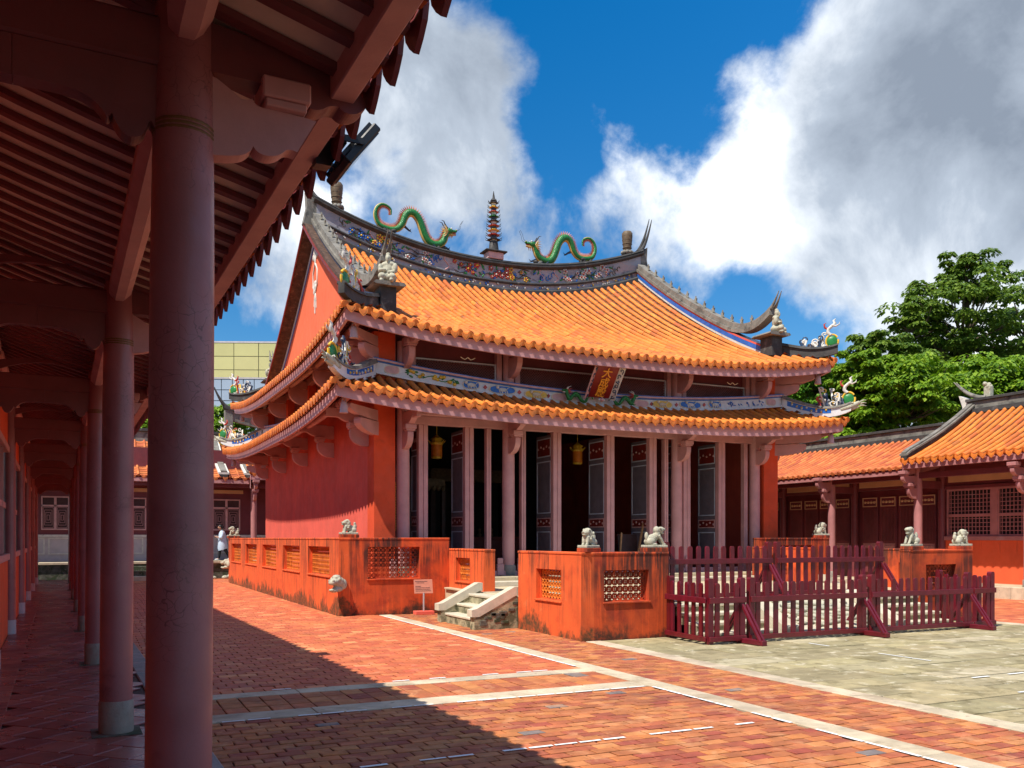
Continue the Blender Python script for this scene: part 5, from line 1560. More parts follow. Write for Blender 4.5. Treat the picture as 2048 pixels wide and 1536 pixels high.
# ------------------------------------------------------------------ platform, terrace, stairs, balustrade walls
g = G(); g.box(5.36, 20.52, -.02, 20.64, 38.3, .40, M=None); g.box(5.36, 20.52, .40, 20.64, 38.3, PZ - .025)
g = G(); g.box(5.45, 20.60, -.03, 20.55, 38.1, PZ - .05); plat = structure('hall_platform', g, 'terrace_floor')
g = G(); g.box(8.0, 13.72, -.03, 18.0, 20.59, .60); terr = structure('front_terrace', g, 'terrace_floor')
y = 13.70
while y < 20.4:
    x = 7.94 - RND.uniform(0, .4); d = min(.62, 20.44 - y)
    while x < 18.06:
        w = RND.uniform(.8, 1.2); a, b = max(x, 7.94), min(x + w, 18.06)
        if b - a > .1: q = G(); q.box(a + .004, y + .004, .58, b - .004, y + d - .004, .62 + RND.uniform(-.002, .002), c=.006); part('paving_slab', q, 'terrace_floor', terr)
        x += w
    y += d
x = 8.4
while x < 17.6:      # step up to the platform
    w = min(RND.uniform(1.2, 1.8), 17.6 - x); q = G(); q.box(x + .003, 20.2, .615, x + w - .003, 20.62, .74, c=.012); part('step_stone', q, 'stair_stone', plat); x += w
x = 5.5
while x < 20.5:
    w = min(1.5, 20.5 - x); q = G(); q.box(x + .003, 20.625, .7, x + w - .003, 21.45, .835, c=.01); part('paving_slab', q, 'terrace_floor', plat); x += w
x = 20.7
y = 20.6
while y < 38.2:
    for xx in (5.62, 19.5):
        q = G(); q.box(xx, y + .004, .75, xx + .9, y + .996, .83, c=.01); part('paving_slab', q, 'terrace_floor', plat)
    y += 1.0

def wall_mesh(L, t, z0, z1, ops, sink=.0):
    """upright wall from (0,0) along +X, thickness along +Y, with real openings"""
    xs_ = sorted({0, L} | {o[0] for o in ops} | {o[1] for o in ops}); zs = sorted({z0, z1} | {o[2] for o in ops} | {o[3] for o in ops})
    q = G()
    def filled(i, k):
        if i < 0 or k < 0 or i >= len(xs_) - 1 or k >= len(zs) - 1: return False
        cx, cz_ = (xs_[i] + xs_[i + 1]) / 2, (zs[k] + zs[k + 1]) / 2
        return not any(o[0] < cx < o[1] and o[2] < cz_ < o[3] for o in ops)
    for i in range(len(xs_) - 1):
        for k in range(len(zs) - 1):
            if not filled(i, k): continue
            a, b, c, d = xs_[i], xs_[i + 1], zs[k], zs[k + 1]
            q.add([(a, 0, c), (b, 0, c), (b, 0, d), (a, 0, d)], [(0, 1, 2, 3)]); q.add([(a, t, c), (b, t, c), (b, t, d), (a, t, d)], [(3, 2, 1, 0)])
            if not filled(i - 1, k): q.add([(a, 0, c), (a, t, c), (a, t, d), (a, 0, d)], [(3, 2, 1, 0)])
            if not filled(i + 1, k): q.add([(b, 0, c), (b, t, c), (b, t, d), (b, 0, d)], [(0, 1, 2, 3)])
            if not filled(i, k - 1): q.add([(a, 0, c), (b, 0, c), (b, t, c), (a, t, c)], [(3, 2, 1, 0)])
            if not filled(i, k + 1): q.add([(a, 0, d), (b, 0, d), (b, t, d), (a, t, d)], [(0, 1, 2, 3)])
    return q
def pierced(w, h, y0=0.0):
    """glazed clay grille: rings with little diamonds between"""
    q = G(); nx = max(3, round(w / .118)); nz = max(3, round(h / .118)); px, pz_ = w / nx, h / nz
    for i in range(nx):
        for k in range(nz):
            cx, cz_ = (i + .5) * px, (k + .5) * pz_
            a = [(cx + .5 * px * 1.02 * math.cos(t), cz_ + .5 * pz_ * 1.02 * math.sin(t)) for t in [PI / 4 * j + PI / 8 for j in range(8)]]
            b = [(cx + .33 * px * math.cos(t), cz_ + .33 * pz_ * math.sin(t)) for t in [PI / 4 * j + PI / 8 for j in range(8)]]
            v = [(p[0], y0, p[1]) for p in a] + [(p[0], y0, p[1]) for p in b] + [(p[0], y0 + .045, p[1]) for p in b] + [(p[0], y0 + .045, p[1]) for p in a]
            f = []
            for j in range(8):
                n_ = (j + 1) % 8
                f += [(j, n_, 8 + n_, 8 + j), (8 + j, 8 + n_, 16 + n_, 16 + j), (24 + j, 16 + j, 16 + n_, 24 + n_)]
            q.add(v, f)
            s_ = .10 * px
            q.add([(cx - s_, y0 + .01, cz_), (cx, y0 + .01, cz_ - s_), (cx + s_, y0 + .01, cz_), (cx, y0 + .01, cz_ + s_)], [(0, 1, 2, 3)])
            q.box(cx - px * .36, y0 + .015, cz_ - .008, cx + px * .36, y0 + .03, cz_ + .008)
            q.box(cx - .008, y0 + .015, cz_ - pz_ * .36, cx + .008, y0 + .03, cz_ + pz_ * .36)
    return q
def balustrade(label, x0, y0, x1, y1, z1, ops, t=.27, mat='balustrade_wall', seg_to=None):
    """outer face runs from (x0,y0) to (x1,y1); the wall lies to the left of that direction"""
    L = math.hypot(x1 - x0, y1 - y0); a = math.atan2(y1 - y0, x1 - x0)
    o = thing('balustrade_wall', label, 'wall', (x0, y0, 0), a, 'orange balustrade walls round the terrace')
    part('wall', wall_mesh(L, t, -.03, z1 - .05, ops), mat, o)
    g = G(); g.box(-.012, -.012, z1 - .049, L + .012, t + .012, z1, c=.012); part('coping', g, mat, o)
    for (a0, a1, c0, c1) in ops:
        q = pierced(a1 - a0 - .04, c1 - c0 - .04, t * .42); p = part('lattice_panel', q, 'roof_tile' if mat == 'balustrade_wall' else 'terrace_wall', o, M=T(a0 + .02, 0, c0 + .02))
        f = G()
        for (u0, v0, u1, v1) in ((a0, c0, a1, c0 + .022), (a0, c1 - .022, a1, c1), (a0, c0 + .0225, a0 + .022, c1 - .0225), (a1 - .022, c0 + .0225, a1, c1 - .0225)): f.box(u0 - .0, t * .36, v0, u1, t * .62, v1)
        part('panel_frame', f, mat, o)
        s = G(); s.box(a0 - .03, -.03, c0 - .035, a1 + .03, .0 - .002, c0 - .003, c=.006); part('panel_sill', s, mat, o)
    return o
HZ, LZ = 1.84, 1.575
wy = [(21.4, 23.7), (24.75, 27.05), (28.1, 30.5), (31.6, 34.0), (35.1, 37.5)]
B = 'balustrade_wall'; TW = 'terrace_wall'
balustrade('long sunlit orange wall with five pierced panels along the left side of the hall', 5.34, 38.3, 5.34, 20.5, HZ, [(38.3 - b, 38.3 - a, .90, 1.62) for a, b in wy][::-1])
balustrade('orange front wall with a wide pierced panel behind the small notice sign', 5.612, 20.5, 8.10, 20.5, HZ, [(.42, 1.72, .86, 1.62)], mat=TW)
balustrade('narrow orange wall with a pierced panel at the far side of the side stairs', 8.10, 20.49, 8.10, 18.36, LZ, [(.42, 1.30, .80, 1.36)], mat=B)
balustrade('sunlit orange corner wall with a square pierced panel nearest to the camera', 7.90, 16.20, 7.90, 13.66, LZ, [(.80, 1.80, .66, 1.24)], mat=B)
balustrade('stained dark orange front wall with a pierced panel beside the red picket fence', 8.172, 13.66, 9.77, 13.66, LZ, [(.20, 1.16, .68, 1.25)], mat=TW)
balustrade('stained dark orange front wall with a pierced panel right of the picket fence', 16.10, 13.66, 17.828, 13.66, LZ, [(.50, 1.46, .68, 1.25)], mat=TW)
balustrade('orange wall on the right end of the terrace behind two stone lions', 18.10, 13.66, 18.10, 16.20, LZ, [(.80, 1.80, .66, 1.24)], mat=TW)
balustrade('narrow orange wall past the right side stairs of the terrace', 17.90, 18.36, 17.90, 20.49, LZ, [(.7, 1.6, .8, 1.36)], mat=TW)
balustrade('orange front wall of the hall platform behind the right half of the fence', 17.90, 20.5, 20.388, 20.5, HZ, [(.76, 2.06, .86, 1.62)], mat=TW)
balustrade('orange wall along the far right side of the hall', 20.66, 20.5, 20.66, 38.3, HZ, [(a - 20.5, b - 20.5, .9, 1.62) for a, b in wy], mat=B)
# thin paler corner strip and drain heads
def spout(label, x, y, rz, z=.70):
    t = thing('dragon_spout', label, 'stone spout', (x, y, z), rz, 'carved stone water spouts')
    me = sculpt('head', [((.02, 0, .10), (.20, .14, .13)), ((.20, 0, .12), (.15, .11, .075)), ((.31, 0, .10), (.06, .09, .06)), ((.10, 0, .22), (.12, .10, .06)), ((.06, 0, -.06), (.17, .12, .07)), ((.22, 0, -.09), (.13, .09, .045)), ((.32, 0, -.07), (.05, .07, .03)),
          ((.13, .10, .17), (.05, .04, .05)), ((.13, -.10, .17), (.05, .04, .05)), ((-.08, .09, .05), (.09, .07, .12)), ((-.08, -.09, .05), (.09, .07, .12)), ((.33, .05, .15), (.03, .03, .03)), ((.33, -.05, .15), (.03, .03, .03))], .014)
    me.materials.append(MATS['lion_stone']); link('head', me, t)
    g = G(); g.box(-.30, -.09, -.04, -.05, .09, .14, c=.01); part('channel', g, 'lion_stone', t)
spout('weathered stone dragon head spout jutting from the near corner of the platform wall', 5.33, 20.49, rad(225), .70)
spout('far pale stone dragon head spout at the rear corner of the platform wall', 5.33, 38.25, rad(135), .70)
# side stairs (left) and their mirror image
def side_stairs(label, x, s):
    t = thing('stone_stairs', label, 'stairs', (x, 17.28, 0), 0 if s < 0 else PI)
    for k, (d, z) in enumerate(((.86, .21), (.58, .41), (.30, .61))):
        g = G(); g.box(-d, -.80, -.02, -.005, .80, z - .055, c=.012); part('riser_block', g, 'rough_stone', t)
        g = G(); g.box(-d - .02, -.805, z - .054, -d + .30, .805, z, c=.012); part('tread', g, 'stair_stone', t)
    for sy in (-1, 1):
        y0, y1 = (.81, 1.03) if sy > 0 else (-1.03, -.81)
        g = G(); g.prism([(-1.02, .26), (-1.02, .40), (-.92, .42), (-.08, .84), (.02, .84), (.02, .66), (-.06, .66), (-.86, .26)], y0 - .012, y1 + .012); part('cheek_stone', g, 'stair_stone', t)
        g = G(); g.prism([(-.96, -.02), (-.96, .258), (-.86, .258), (-.06, .655), (-.006, .655), (-.006, -.02)], y0, y1); ck = part('cheek_wall', g, 'rough_stone', t)
        for k in range(14):
            xx = RND.uniform(-.85, -.1); zz = RND.uniform(.03, .1 + .45 * (1 + xx)); 
            g = G(); o_ = y0 - .012 if sy < 0 else y1 - .01
            g.box(xx, o_, zz, xx + RND.uniform(.10, .2), o_ + .02, zz + .06, c=.008); part('rubble_stone', g, 'moss_stone', ck)
side_stairs('short stone side stairs with sloping cheek stones in the gap of the orange wall', 7.92, -1)
side_stairs('stone side stairs on the far right side of the terrace', 18.08, 1)
# front stairs left and right of a carved ramp
def front_stairs(label, x0, x1):
    t = thing('stone_stairs', label, 'stairs', ((x0 + x1) / 2, 13.66, 0)); w = (x1 - x0) / 2
    for (d, z) in ((1.08, .16), (.80, .31), (.52, .46), (.24, .61)):
        g = G(); g.box(-w, -d, -.02, w, -.005, z - .06); part('riser_block', g, 'rough_stone', t)
        g = G(); g.box(-w, -d - .02, z - .059, w, -d + .29, z, c=.012); part('tread', g, 'stair_stone', t)
front_stairs('left flight of pale stone front steps behind the picket fence', 9.80, 11.42)
front_stairs('right flight of pale stone front steps behind the picket fence', 14.56, 16.06)
t = thing('carved_ramp', 'pale carved stone ramp between the two flights of front steps', 'stone ramp', (13.0, 13.66, 0))
g = G(); g.prism([(-1.2, -.02), (-1.2, .12), (0, .62), (0, -.02)], -1.18, 1.18, 'x'); part('ramp_slab', g, 'stair_stone', t)
for s in (-1, 1):
    g = G(); x = s * 1.37; g.prism([(-1.26, -.02), (-1.26, .22), (-1.16, .24), (.0, .76), (0, -.02)], x - .17, x + .17, 'x'); part('border_stone', g, 'stair_stone', t)
g = G()
for k in range(60):
    a, b = RND.uniform(-1.05, 1.05), RND.uniform(.08, .95); p = Vector((a, -1.2 * (1 - b), .12 + .5 * b + .01))
    g.ball(p, (RND.uniform(.05, .13), RND.uniform(.05, .10), .035), 0, 7, 4)
for k in range(4):
    P = catmull([Vector((RND.uniform(-1, 1), -1.2 * (1 - b), .14 + .5 * b)) for b in (.1, .3, .5, .7, .9)], 5); g.tube(P, .045, 6)
part('ramp_relief', g, 'lion_stone', t)

# stone lions on the wall corners
Rx = lambda a: Matrix.Rotation(rad(a), 3, 'Y')
lion_me = sculpt('lion', [((-.06, 0, .13), (.16, .095, .12), Rx(-28)), ((.08, 0, .20), (.10, .10, .15)), ((.11, 0, .33), (.10, .10, .09)), ((.19, 0, .315), (.06, .075, .055)), ((.20, 0, .27), (.045, .06, .03)), ((.06, 0, .36), (.09, .11, .08)),
     ((.03, .07, .30), (.07, .05, .09)), ((.03, -.07, .30), (.07, .05, .09)), ((.10, .085, .385), (.03, .025, .035)), ((.10, -.085, .385), (.03, .025, .035)), ((.15, .045, .375), (.025, .03, .02)), ((.15, -.045, .375), (.025, .03, .02)),
     ((-.14, .075, .08), (.10, .055, .085)), ((-.14, -.075, .08), (.10, .055, .085)), ((-.05, .09, .025), (.08, .035, .028)), ((-.05, -.09, .025), (.08, .035, .028)), ((.17, .055, .025), (.055, .035, .028)), ((.17, -.055, .025), (.055, .035, .028)),
     ((-.21, 0, .20), (.06, .05, .10)), ((-.20, 0, .30), (.045, .04, .05)), ((.245, 0, .335), (.02, .03, .02)), ((.02, .10, .22), (.04, .03, .04)), ((.02, -.10, .22), (.04, .03, .04)), ((.05, .10, .16), (.035, .03, .035)), ((.05, -.10, .16), (.035, .03, .035))], .0075,
     [([(.12, .055, .22), (.15, .058, .1), (.155, .055, .02)], [.05, .04, .036]), ([(.12, -.055, .22), (.15, -.058, .1), (.155, -.055, .02)], [.05, .04, .036])])
lion_me.materials.append(MATS['lion_stone'])
lion2_me = sculpt('lion', [((-.07, 0, .14), (.17, .09, .12), Rx(-35)), ((.06, 0, .25), (.09, .09, .15), Rx(20)), ((.15, 0, .37), (.12, .085, .075), Rx(-15)), ((.24, 0, .385), (.05, .065, .04)), ((.20, 0, .30), (.06, .055, .03), Rx(20)), ((.06, 0, .36), (.08, .09, .10)),
     ((-.12, .08, .09), (.11, .05, .09)), ((-.12, -.08, .09), (.11, .05, .09)), ((-.04, .09, .025), (.09, .035, .028)), ((-.04, -.09, .025), (.09, .035, .028)), ((.24, .05, .025), (.05, .032, .028)), ((.24, -.05, .025), (.05, .032, .028)), ((-.2, 0, .22), (.05, .045, .10)), ((.13, .08, .41), (.03, .025, .03)), ((.13, -.08, .41), (.03, .025, .03))], .0075,
     [([(.10, .055, .24), (.17, .058, .13), (.235, .05, .02)], [.045, .036, .032]), ([(.10, -.055, .24), (.17, -.058, .13), (.235, -.05, .02)], [.045, .036, .032])])
lion2_me.materials.append(MATS['lion_stone'])
def lion(label, x, y, z, rz, sc_=1.0, pad='terrace_wall', me=None):
    sc = sc_ * .88
    t = thing('stone_lion', label, 'stone lion', (x, y, z), rz, 'stone lions on the terrace walls')
    g = G(); g.box(-.30 * sc, -.16 * sc, 0, .30 * sc, .16 * sc, .075, c=.008); part('pad', g, pad, t)
    g = G(); g.box(-.28 * sc, -.145 * sc, .076, .30 * sc, .145 * sc, .125, c=.010); part('plinth', g, 'lion_stone', t)
    link('lion', me or lion_me, t, T(0, 0, .118) @ Matrix.Diagonal((sc, sc, sc, 1)))
lion('stone lion above the dragon spout on the near corner of the platform wall', 5.62, 20.66, HZ, rad(180 + 4), .82)
lion('tiny stone lion on the far rear corner of the left wall, beside the walking person', 5.52, 38.1, HZ, rad(180), .95)
lion('crouching stone lion on the corner wall nearest the camera, head turned left', 8.14, 13.80, LZ, rad(205), .82)
lion('rearing stone lion looking right at the inner end of the near front wall', 9.55, 13.81, LZ, rad(-8), .88, me=lion2_me)
lion('stone lion on the left end of the right front wall, head raised to the left', 16.34, 13.81, LZ, rad(190), .95, me=lion2_me)
lion('rightmost stone lion, on the outer end of the right front wall', 17.90, 13.81, LZ, rad(-10), .88)
lion('stone lion on the right corner of the hall platform, before the wing doors', 20.46, 20.66, HZ, rad(-5), .95)
# notice on a stand
t = thing('notice_sign', 'small salmon notice plate on a pole with a red block foot by the orange wall', 'sign', (7.32, 20.18, 0), rad(-4))
g = G(); g.box(-.23, -.13, 0, .23, .13, .085, c=.008); part('foot', g, 'hall_wall', t)
g = G(); g.tube([(0, 0, .086), (0, 0, .52)], .022, 10); part('pole', g, 'grey_metal', t)
SM = T(0, 0, .50) @ Matrix.Rotation(rad(-12), 4, 'X')
g = G(); g.box(-.23, -.012, 0, .23, .012, .34, c=.004); pl_ = part('plate', g, 'sign_plate', t, M=SM)
for k, (z, w, a) in enumerate(((.285, .30, -.20), (.25, .20, -.17), (.165, .14, -.20), (.13, .36, -.20), (.095, .37, -.20), (.055, .38, -.20))):
    g = G(); x = a
    while x < a + w:
        ww = RND.uniform(.012, .03); g.box(x, -.0142, z, min(x + ww, a + w), -.0122, z + .014); x += ww + .006
    part('printed_line', g, 'ink', pl_)

# ------------------------------------------------------------------ picket fences
pk = G(); pk.prism([(-.048, .06), (-.048, 1.0), (-.040, 1.028), (-.022, 1.045), (.022, 1.045), (.040, 1.028), (.048, 1.0), (.048, .06)], -.016, .016); pkm = pk.mesh('picket', 'fence_paint')
po = G(); po.prism([(-.055, .0), (-.055, 1.10), (-.035, 1.13), (.035, 1.13), (.055, 1.10), (.055, .0)], -.05, .05); pom = po.mesh('post', 'fence_paint')
br = G(); br.prism([(-.50, .06), (-.46, .06), (-.04, .60), (-.04, .68)], -.022, .022, 'x'); brm = br.mesh('brace', 'fence_paint')
br2 = G(); br2.prism([(.50, .06), (.46, .06), (.04, .60), (.04, .68)], -.022, .022, 'x'); brm2 = br2.mesh('brace', 'fence_paint')
ft = G(); ft.box(-.055, -.56, 0, .055, .56, .085, c=.006); ftm = ft.mesh('foot', 'fence_paint')
def fence(label, x0, y0, x1, y1, z=0.0, posts=(0, 1), feet=(0, 1), pitch=.2, braces=True):
    L = math.hypot(x1 - x0, y1 - y0); a = math.atan2(y1 - y0, x1 - x0)
    t = thing('picket_fence', label, 'fence', (x0, y0, z + .006), a, 'dark red picket fence sections')
    n = max(2, int((L - .16) / pitch)); st = (L - .16) / n
    for i in range(n):
        link('picket', pkm, t, T(.08 + st * (i + .5), 0, .0) @ Matrix.Rotation(RND.uniform(-.012, .012), 4, 'Y'))
    for zz in ((.70, .80), (.045, .13)):
        g = G(); g.box(.0, -.052, zz[0], L, -.0175, zz[1], c=.005); part('rail', g, 'fence_paint', t)
    for e in posts:
        link('post', pom, t, T(.055 if e == 0 else L - .055, .04, 0))
    for e in feet:
        xx = .055 if e == 0 else L - .055
        link('foot', ftm, t, T(xx, 0, 0))
        for dx in (-.04, .04):
            link('brace', brm, t, T(xx + dx, -.02, .0)); link('brace', brm2, t, T(xx + dx, .02, 0))
    return t
fence('short red picket fence section running from the stained orange wall to the front corner', 9.68, 13.58, 9.58, 12.27, feet=(), posts=(0,))
fence('narrow red picket fence section at the near left corner of the front row', 9.58, 12.25, 10.38, 12.25, feet=(1,), posts=(0, 1))
fence('long red picket fence section in the middle of the front row', 10.50, 12.27, 13.30, 12.27, feet=(1,), posts=(0, 1))
fence('red picket fence section at the right end of the front row', 13.42, 12.27, 16.22, 12.27, feet=(1,), posts=(0, 1))
fence('narrow last piece of red picket fence at the right front corner', 16.26, 12.27, 16.92, 12.27, feet=(), posts=(1,))
fence('short red picket fence section turning back at the right end of the front row', 16.95, 12.30, 16.88, 13.58, feet=(), posts=(1,))
fence('left picket fence section of the back row on the terrace edge', 9.88, 13.95, 12.50, 13.95, .62, feet=(1,), posts=(0, 1))
fence('right picket fence section of the back row on the terrace edge', 12.62, 13.95, 15.62, 13.95, .62, feet=(1,), posts=(0, 1))
# ------------------------------------------------------------------ tiled gallery roofs of the side wing and the rear building
def gallery_roof(t, origin, U, V, L, eave, ridge, run, pitch, tl, mat, indiv, name='roof', r=.075, sag=.16, drip=True, back=True, ncol=None):
    """rows spaced along U, running up along V; eave/ridge heights; returns the roof part"""
    U, V = Vector(U), Vector(V); o = Vector(origin); Z = Vector((0, 0, 1))
    def P(a, s): return o + U * a + V * (run * s) + Z * (eave + (ridge - eave) * s - sag * 4 * s * (1 - s) * .5 - sag * .3 * math.sin(PI * s))
    n = round(L / pitch); pt = L / n
    base = G(); nc = max(2, int(run / .3))
    for i in range(n):
        for c in range(nc):
            rows = []
            for (s, dz) in ((c / nc, .016), ((c + 1) / nc, -.004)):
                rows.append([P(i * pt + pt * k / 4, s) + Z * (dz + h) for k, h in enumerate((.02, -.006, -.018, -.006, .02))])
            base.grid(rows, 0, True)
    base.grid([[P(0, s) - Z * .06, P(L, s) - Z * .06] for s in (0.02, .25, .5, .75, 1)])
    if back:
        base.grid([[P(0, 1), P(L, 1)], [P(0, 1) + V * run - Z * (ridge - eave), P(L, 1) + V * run - Z * (ridge - eave)]])
    rt = part(name, base, 'wing_tile' if mat == 'wing_tile' else 'roof_pan', t)
    tiles = []
    nt = max(1, round(run / tl))
    for i in range(n + 1):
        for c in range(nt):
            tiles.append((P(i * pt, c / nt) + Z * .02, P(i * pt, (c + 1) / nt) + Z * .02, c == 0))
    tiles.sort(key=lambda q: (q[0] - CAM).length)
    rest = G(); me = BAR.mesh('barrel_tile', mat); med = BARD.mesh('end_tile', mat)
    for j, (p0, p1, first) in enumerate(tiles):
        M = tile_M(p0, p1, U if U.cross(V).z > 0 else -U, r)
        if j < indiv: link('end_tile' if first else 'barrel_tile', med if first else me, rt, M)
        else: rest.join(BARD if first else BAR, M)
    if rest.f: part('barrel_tile', rest, mat, rt, stuff=True)
    if drip:
        dm = DRIP.mesh('drip_tile', mat)
        for i in range(n): link('drip_tile', dm, rt, basis(P((i + .5) * pt, 0) - V * .045, U, V, Z))
    return rt, P
# ---- right wing: mirrored corridor on the east side
wing = thing('side_wing', 'long low red wing with orange tiled roof on the right side of the court', 'wing building', (0, 0, 0))
Ym = 21.4
rt1, P1 = gallery_roof(wing, (24.86, 7.0, 0), (0, 1, 0), (1, 0, 0), Ym - 7.0, 4.42, 6.35, 3.5, .29, .34, 'roof_tile', 300)
rt2, P2 = gallery_roof(wing, (24.95, Ym + .02, 0), (0, 1, 0), (1, 0, 0), 17.0, 4.18, 5.62, 3.4, .29, .36, 'wing_tile', 300, drip=False)
def bx_(name, a, m, parent, c=.01):
    g = G(); g.box(*a, c=c); return part(name, g, m, parent)
bx_('fascia_board', (24.90, 7.0, 4.16, 24.98, Ym, 4.37), 'wing_paint', rt1); bx_('fascia_board', (25.0, Ym + .02, 3.98, 25.08, 38.4, 4.14), 'wing_paint', rt2)
for y0, y1, z, rt in ((7.0, Ym + .1, 6.3, rt1), (Ym + .1, 38.4, 5.6, rt2)):
    rg = bx_('ridge', (28.20, y0, z - .05, 28.50, y1, z + .34), 'ridge_grey', rt); bx_('ridge_cap', (28.12, y0 - .02, z + .342, 28.58, y1 + .02, z + .44), 'ridge_dark', rg); bx_('ridge_foot', (28.05, y0 + .01, z - .10, 28.199, y1 - .01, z + .07), 'ridge_dark', rg)
g = G(); g.prism([(28.16 - .0, 6.30), (28.16, 6.30)], 0, 1) if False else None
for dy in (-.06, .06):       # swallow tail of the raised ridge
    pts = [(28.35 + dy, Ym - .6 + 1.3 * t, 6.72 + .12 * t + .62 * t ** 2.2) for t in [i / 9 for i in range(10)]]
    g = G(); g.tube(pts, [.09 * (1 - i / 9) + .015 for i in range(10)], 7); part('swallow_tail', g, 'ridge_grey', rt1)
g = G(); g.prism([(Ym - .02, 6.2), (Ym - .02, 6.72), (Ym + .45, 6.92), (Ym + .3, 6.5), (Ym + .32, 6.3), (Ym + .1, 6.1)], 28.22, 28.48, 'x'); part('ridge_end', g, 'relief_white', rt1)
g = G(); g.box(28.25, Ym - .75, 6.74, 28.45, Ym - .5, 7.12, c=.02)
for k in range(6): g.ball((28.35 + RND.uniform(-.08, .08), Ym - .62 + RND.uniform(-.1, .1), 7.1 + RND.uniform(-.05, .12)), .08, 0, 7, 5)
part('ridge_finial', g, 'lion_stone', rt1)
for (w, h0, h1, m, nm) in ((.12, .0, .14, 'ridge_dark', 'verge_ridge'), (.17, .142, .20, 'ridge_grey', 'verge_cap'), (.09, .202, .26, 'ridge_grey', 'verge_cap')):
    g = G(); rows = []
    for i in range(17):
        s = i / 16; p = P1(Ym - 7.0 - .05, s); z = p.z + .05 + (.05 if s > .05 else 0)
        rows.append([Vector((p.x, p.y - w, z + h0)), Vector((p.x, p.y - w, z + h1)), Vector((p.x, p.y + w, z + h1)), Vector((p.x, p.y + w, z + h0))])
    g.grid(rows, 0, False, True); g.add(rows[0], [(0, 1, 2, 3)]); part(nm, g, m, rt1)
g = G(); rows = [[P1(Ym - 7.0 + .012, s), P1(Ym - 7.0 + .012, s) - Vector((0, 0, .5 + 1.0 * s))] for s in (0, .25, .5, .75, 1)]; g.grid(rows); part('gable_wall', g, 'wing_paint', wing)
g = G(); g.box(25.05, 6.0, -.03, 30, 40, .35); structure_ = part('plinth', g, 'terrace_floor', wing)
y = 6.0
while y < 39.5:
    l = RND.uniform(1.2, 1.9); q = G(); q.box(24.98, y + .004, -.03, 25.40, y + l - .004, .36, c=.015); part('kerb_stone', q, 'edging', structure_); y += l
g = G(); g.lathe([(.14, 0), (.14, 2.5), (.125, 3.75)], 18); wcm = g.mesh('column', 'wing_paint')
g = G(); g.lathe([(.17, 0), (.17, .2), (.15, .22)], 16); wbm = g.mesh('column_base', 'base_stone')
wb = bracket([(.46, .36, 3.25), (.72, .30, 3.72)], .13); wbm2 = wb.mesh('bracket', 'wing_paint')
WYs = [9.6, 13.5, 17.45, 21.4, 25.3, 29.2, 33.1, 37.0]
for y in WYs:
    c = link('column', wcm, wing, T(25.62, y, .56)); link('column_base', wbm, c, T(0, 0, -.2))
    link('bracket', wbm2, wing, T(25.55, y, -.08) @ Rz(-PI / 2))
    bx_('cross_beam', (25.70, y - .07, 3.55, 26.75, y + .07, 3.80), 'maroon_paint', wing)
    g = G(); g.lathe([(.13, 0), (.13, 4.0)], 14); part('wall_post', g, 'maroon_paint', wing, M=T(26.80, y, .35))
bx_('eave_beam', (25.54, 7, 3.86, 25.70, 38, 4.06), 'maroon_paint', wing)
bx_('rear_wall', (27.06, 7, .3, 27.2, 38.4, 3.62), 'maroon_paint', wing)
bx_('upper_wall', (26.82, 7, 3.62, 27.1, 38.4, 4.9), 'maroon_paint', wing)
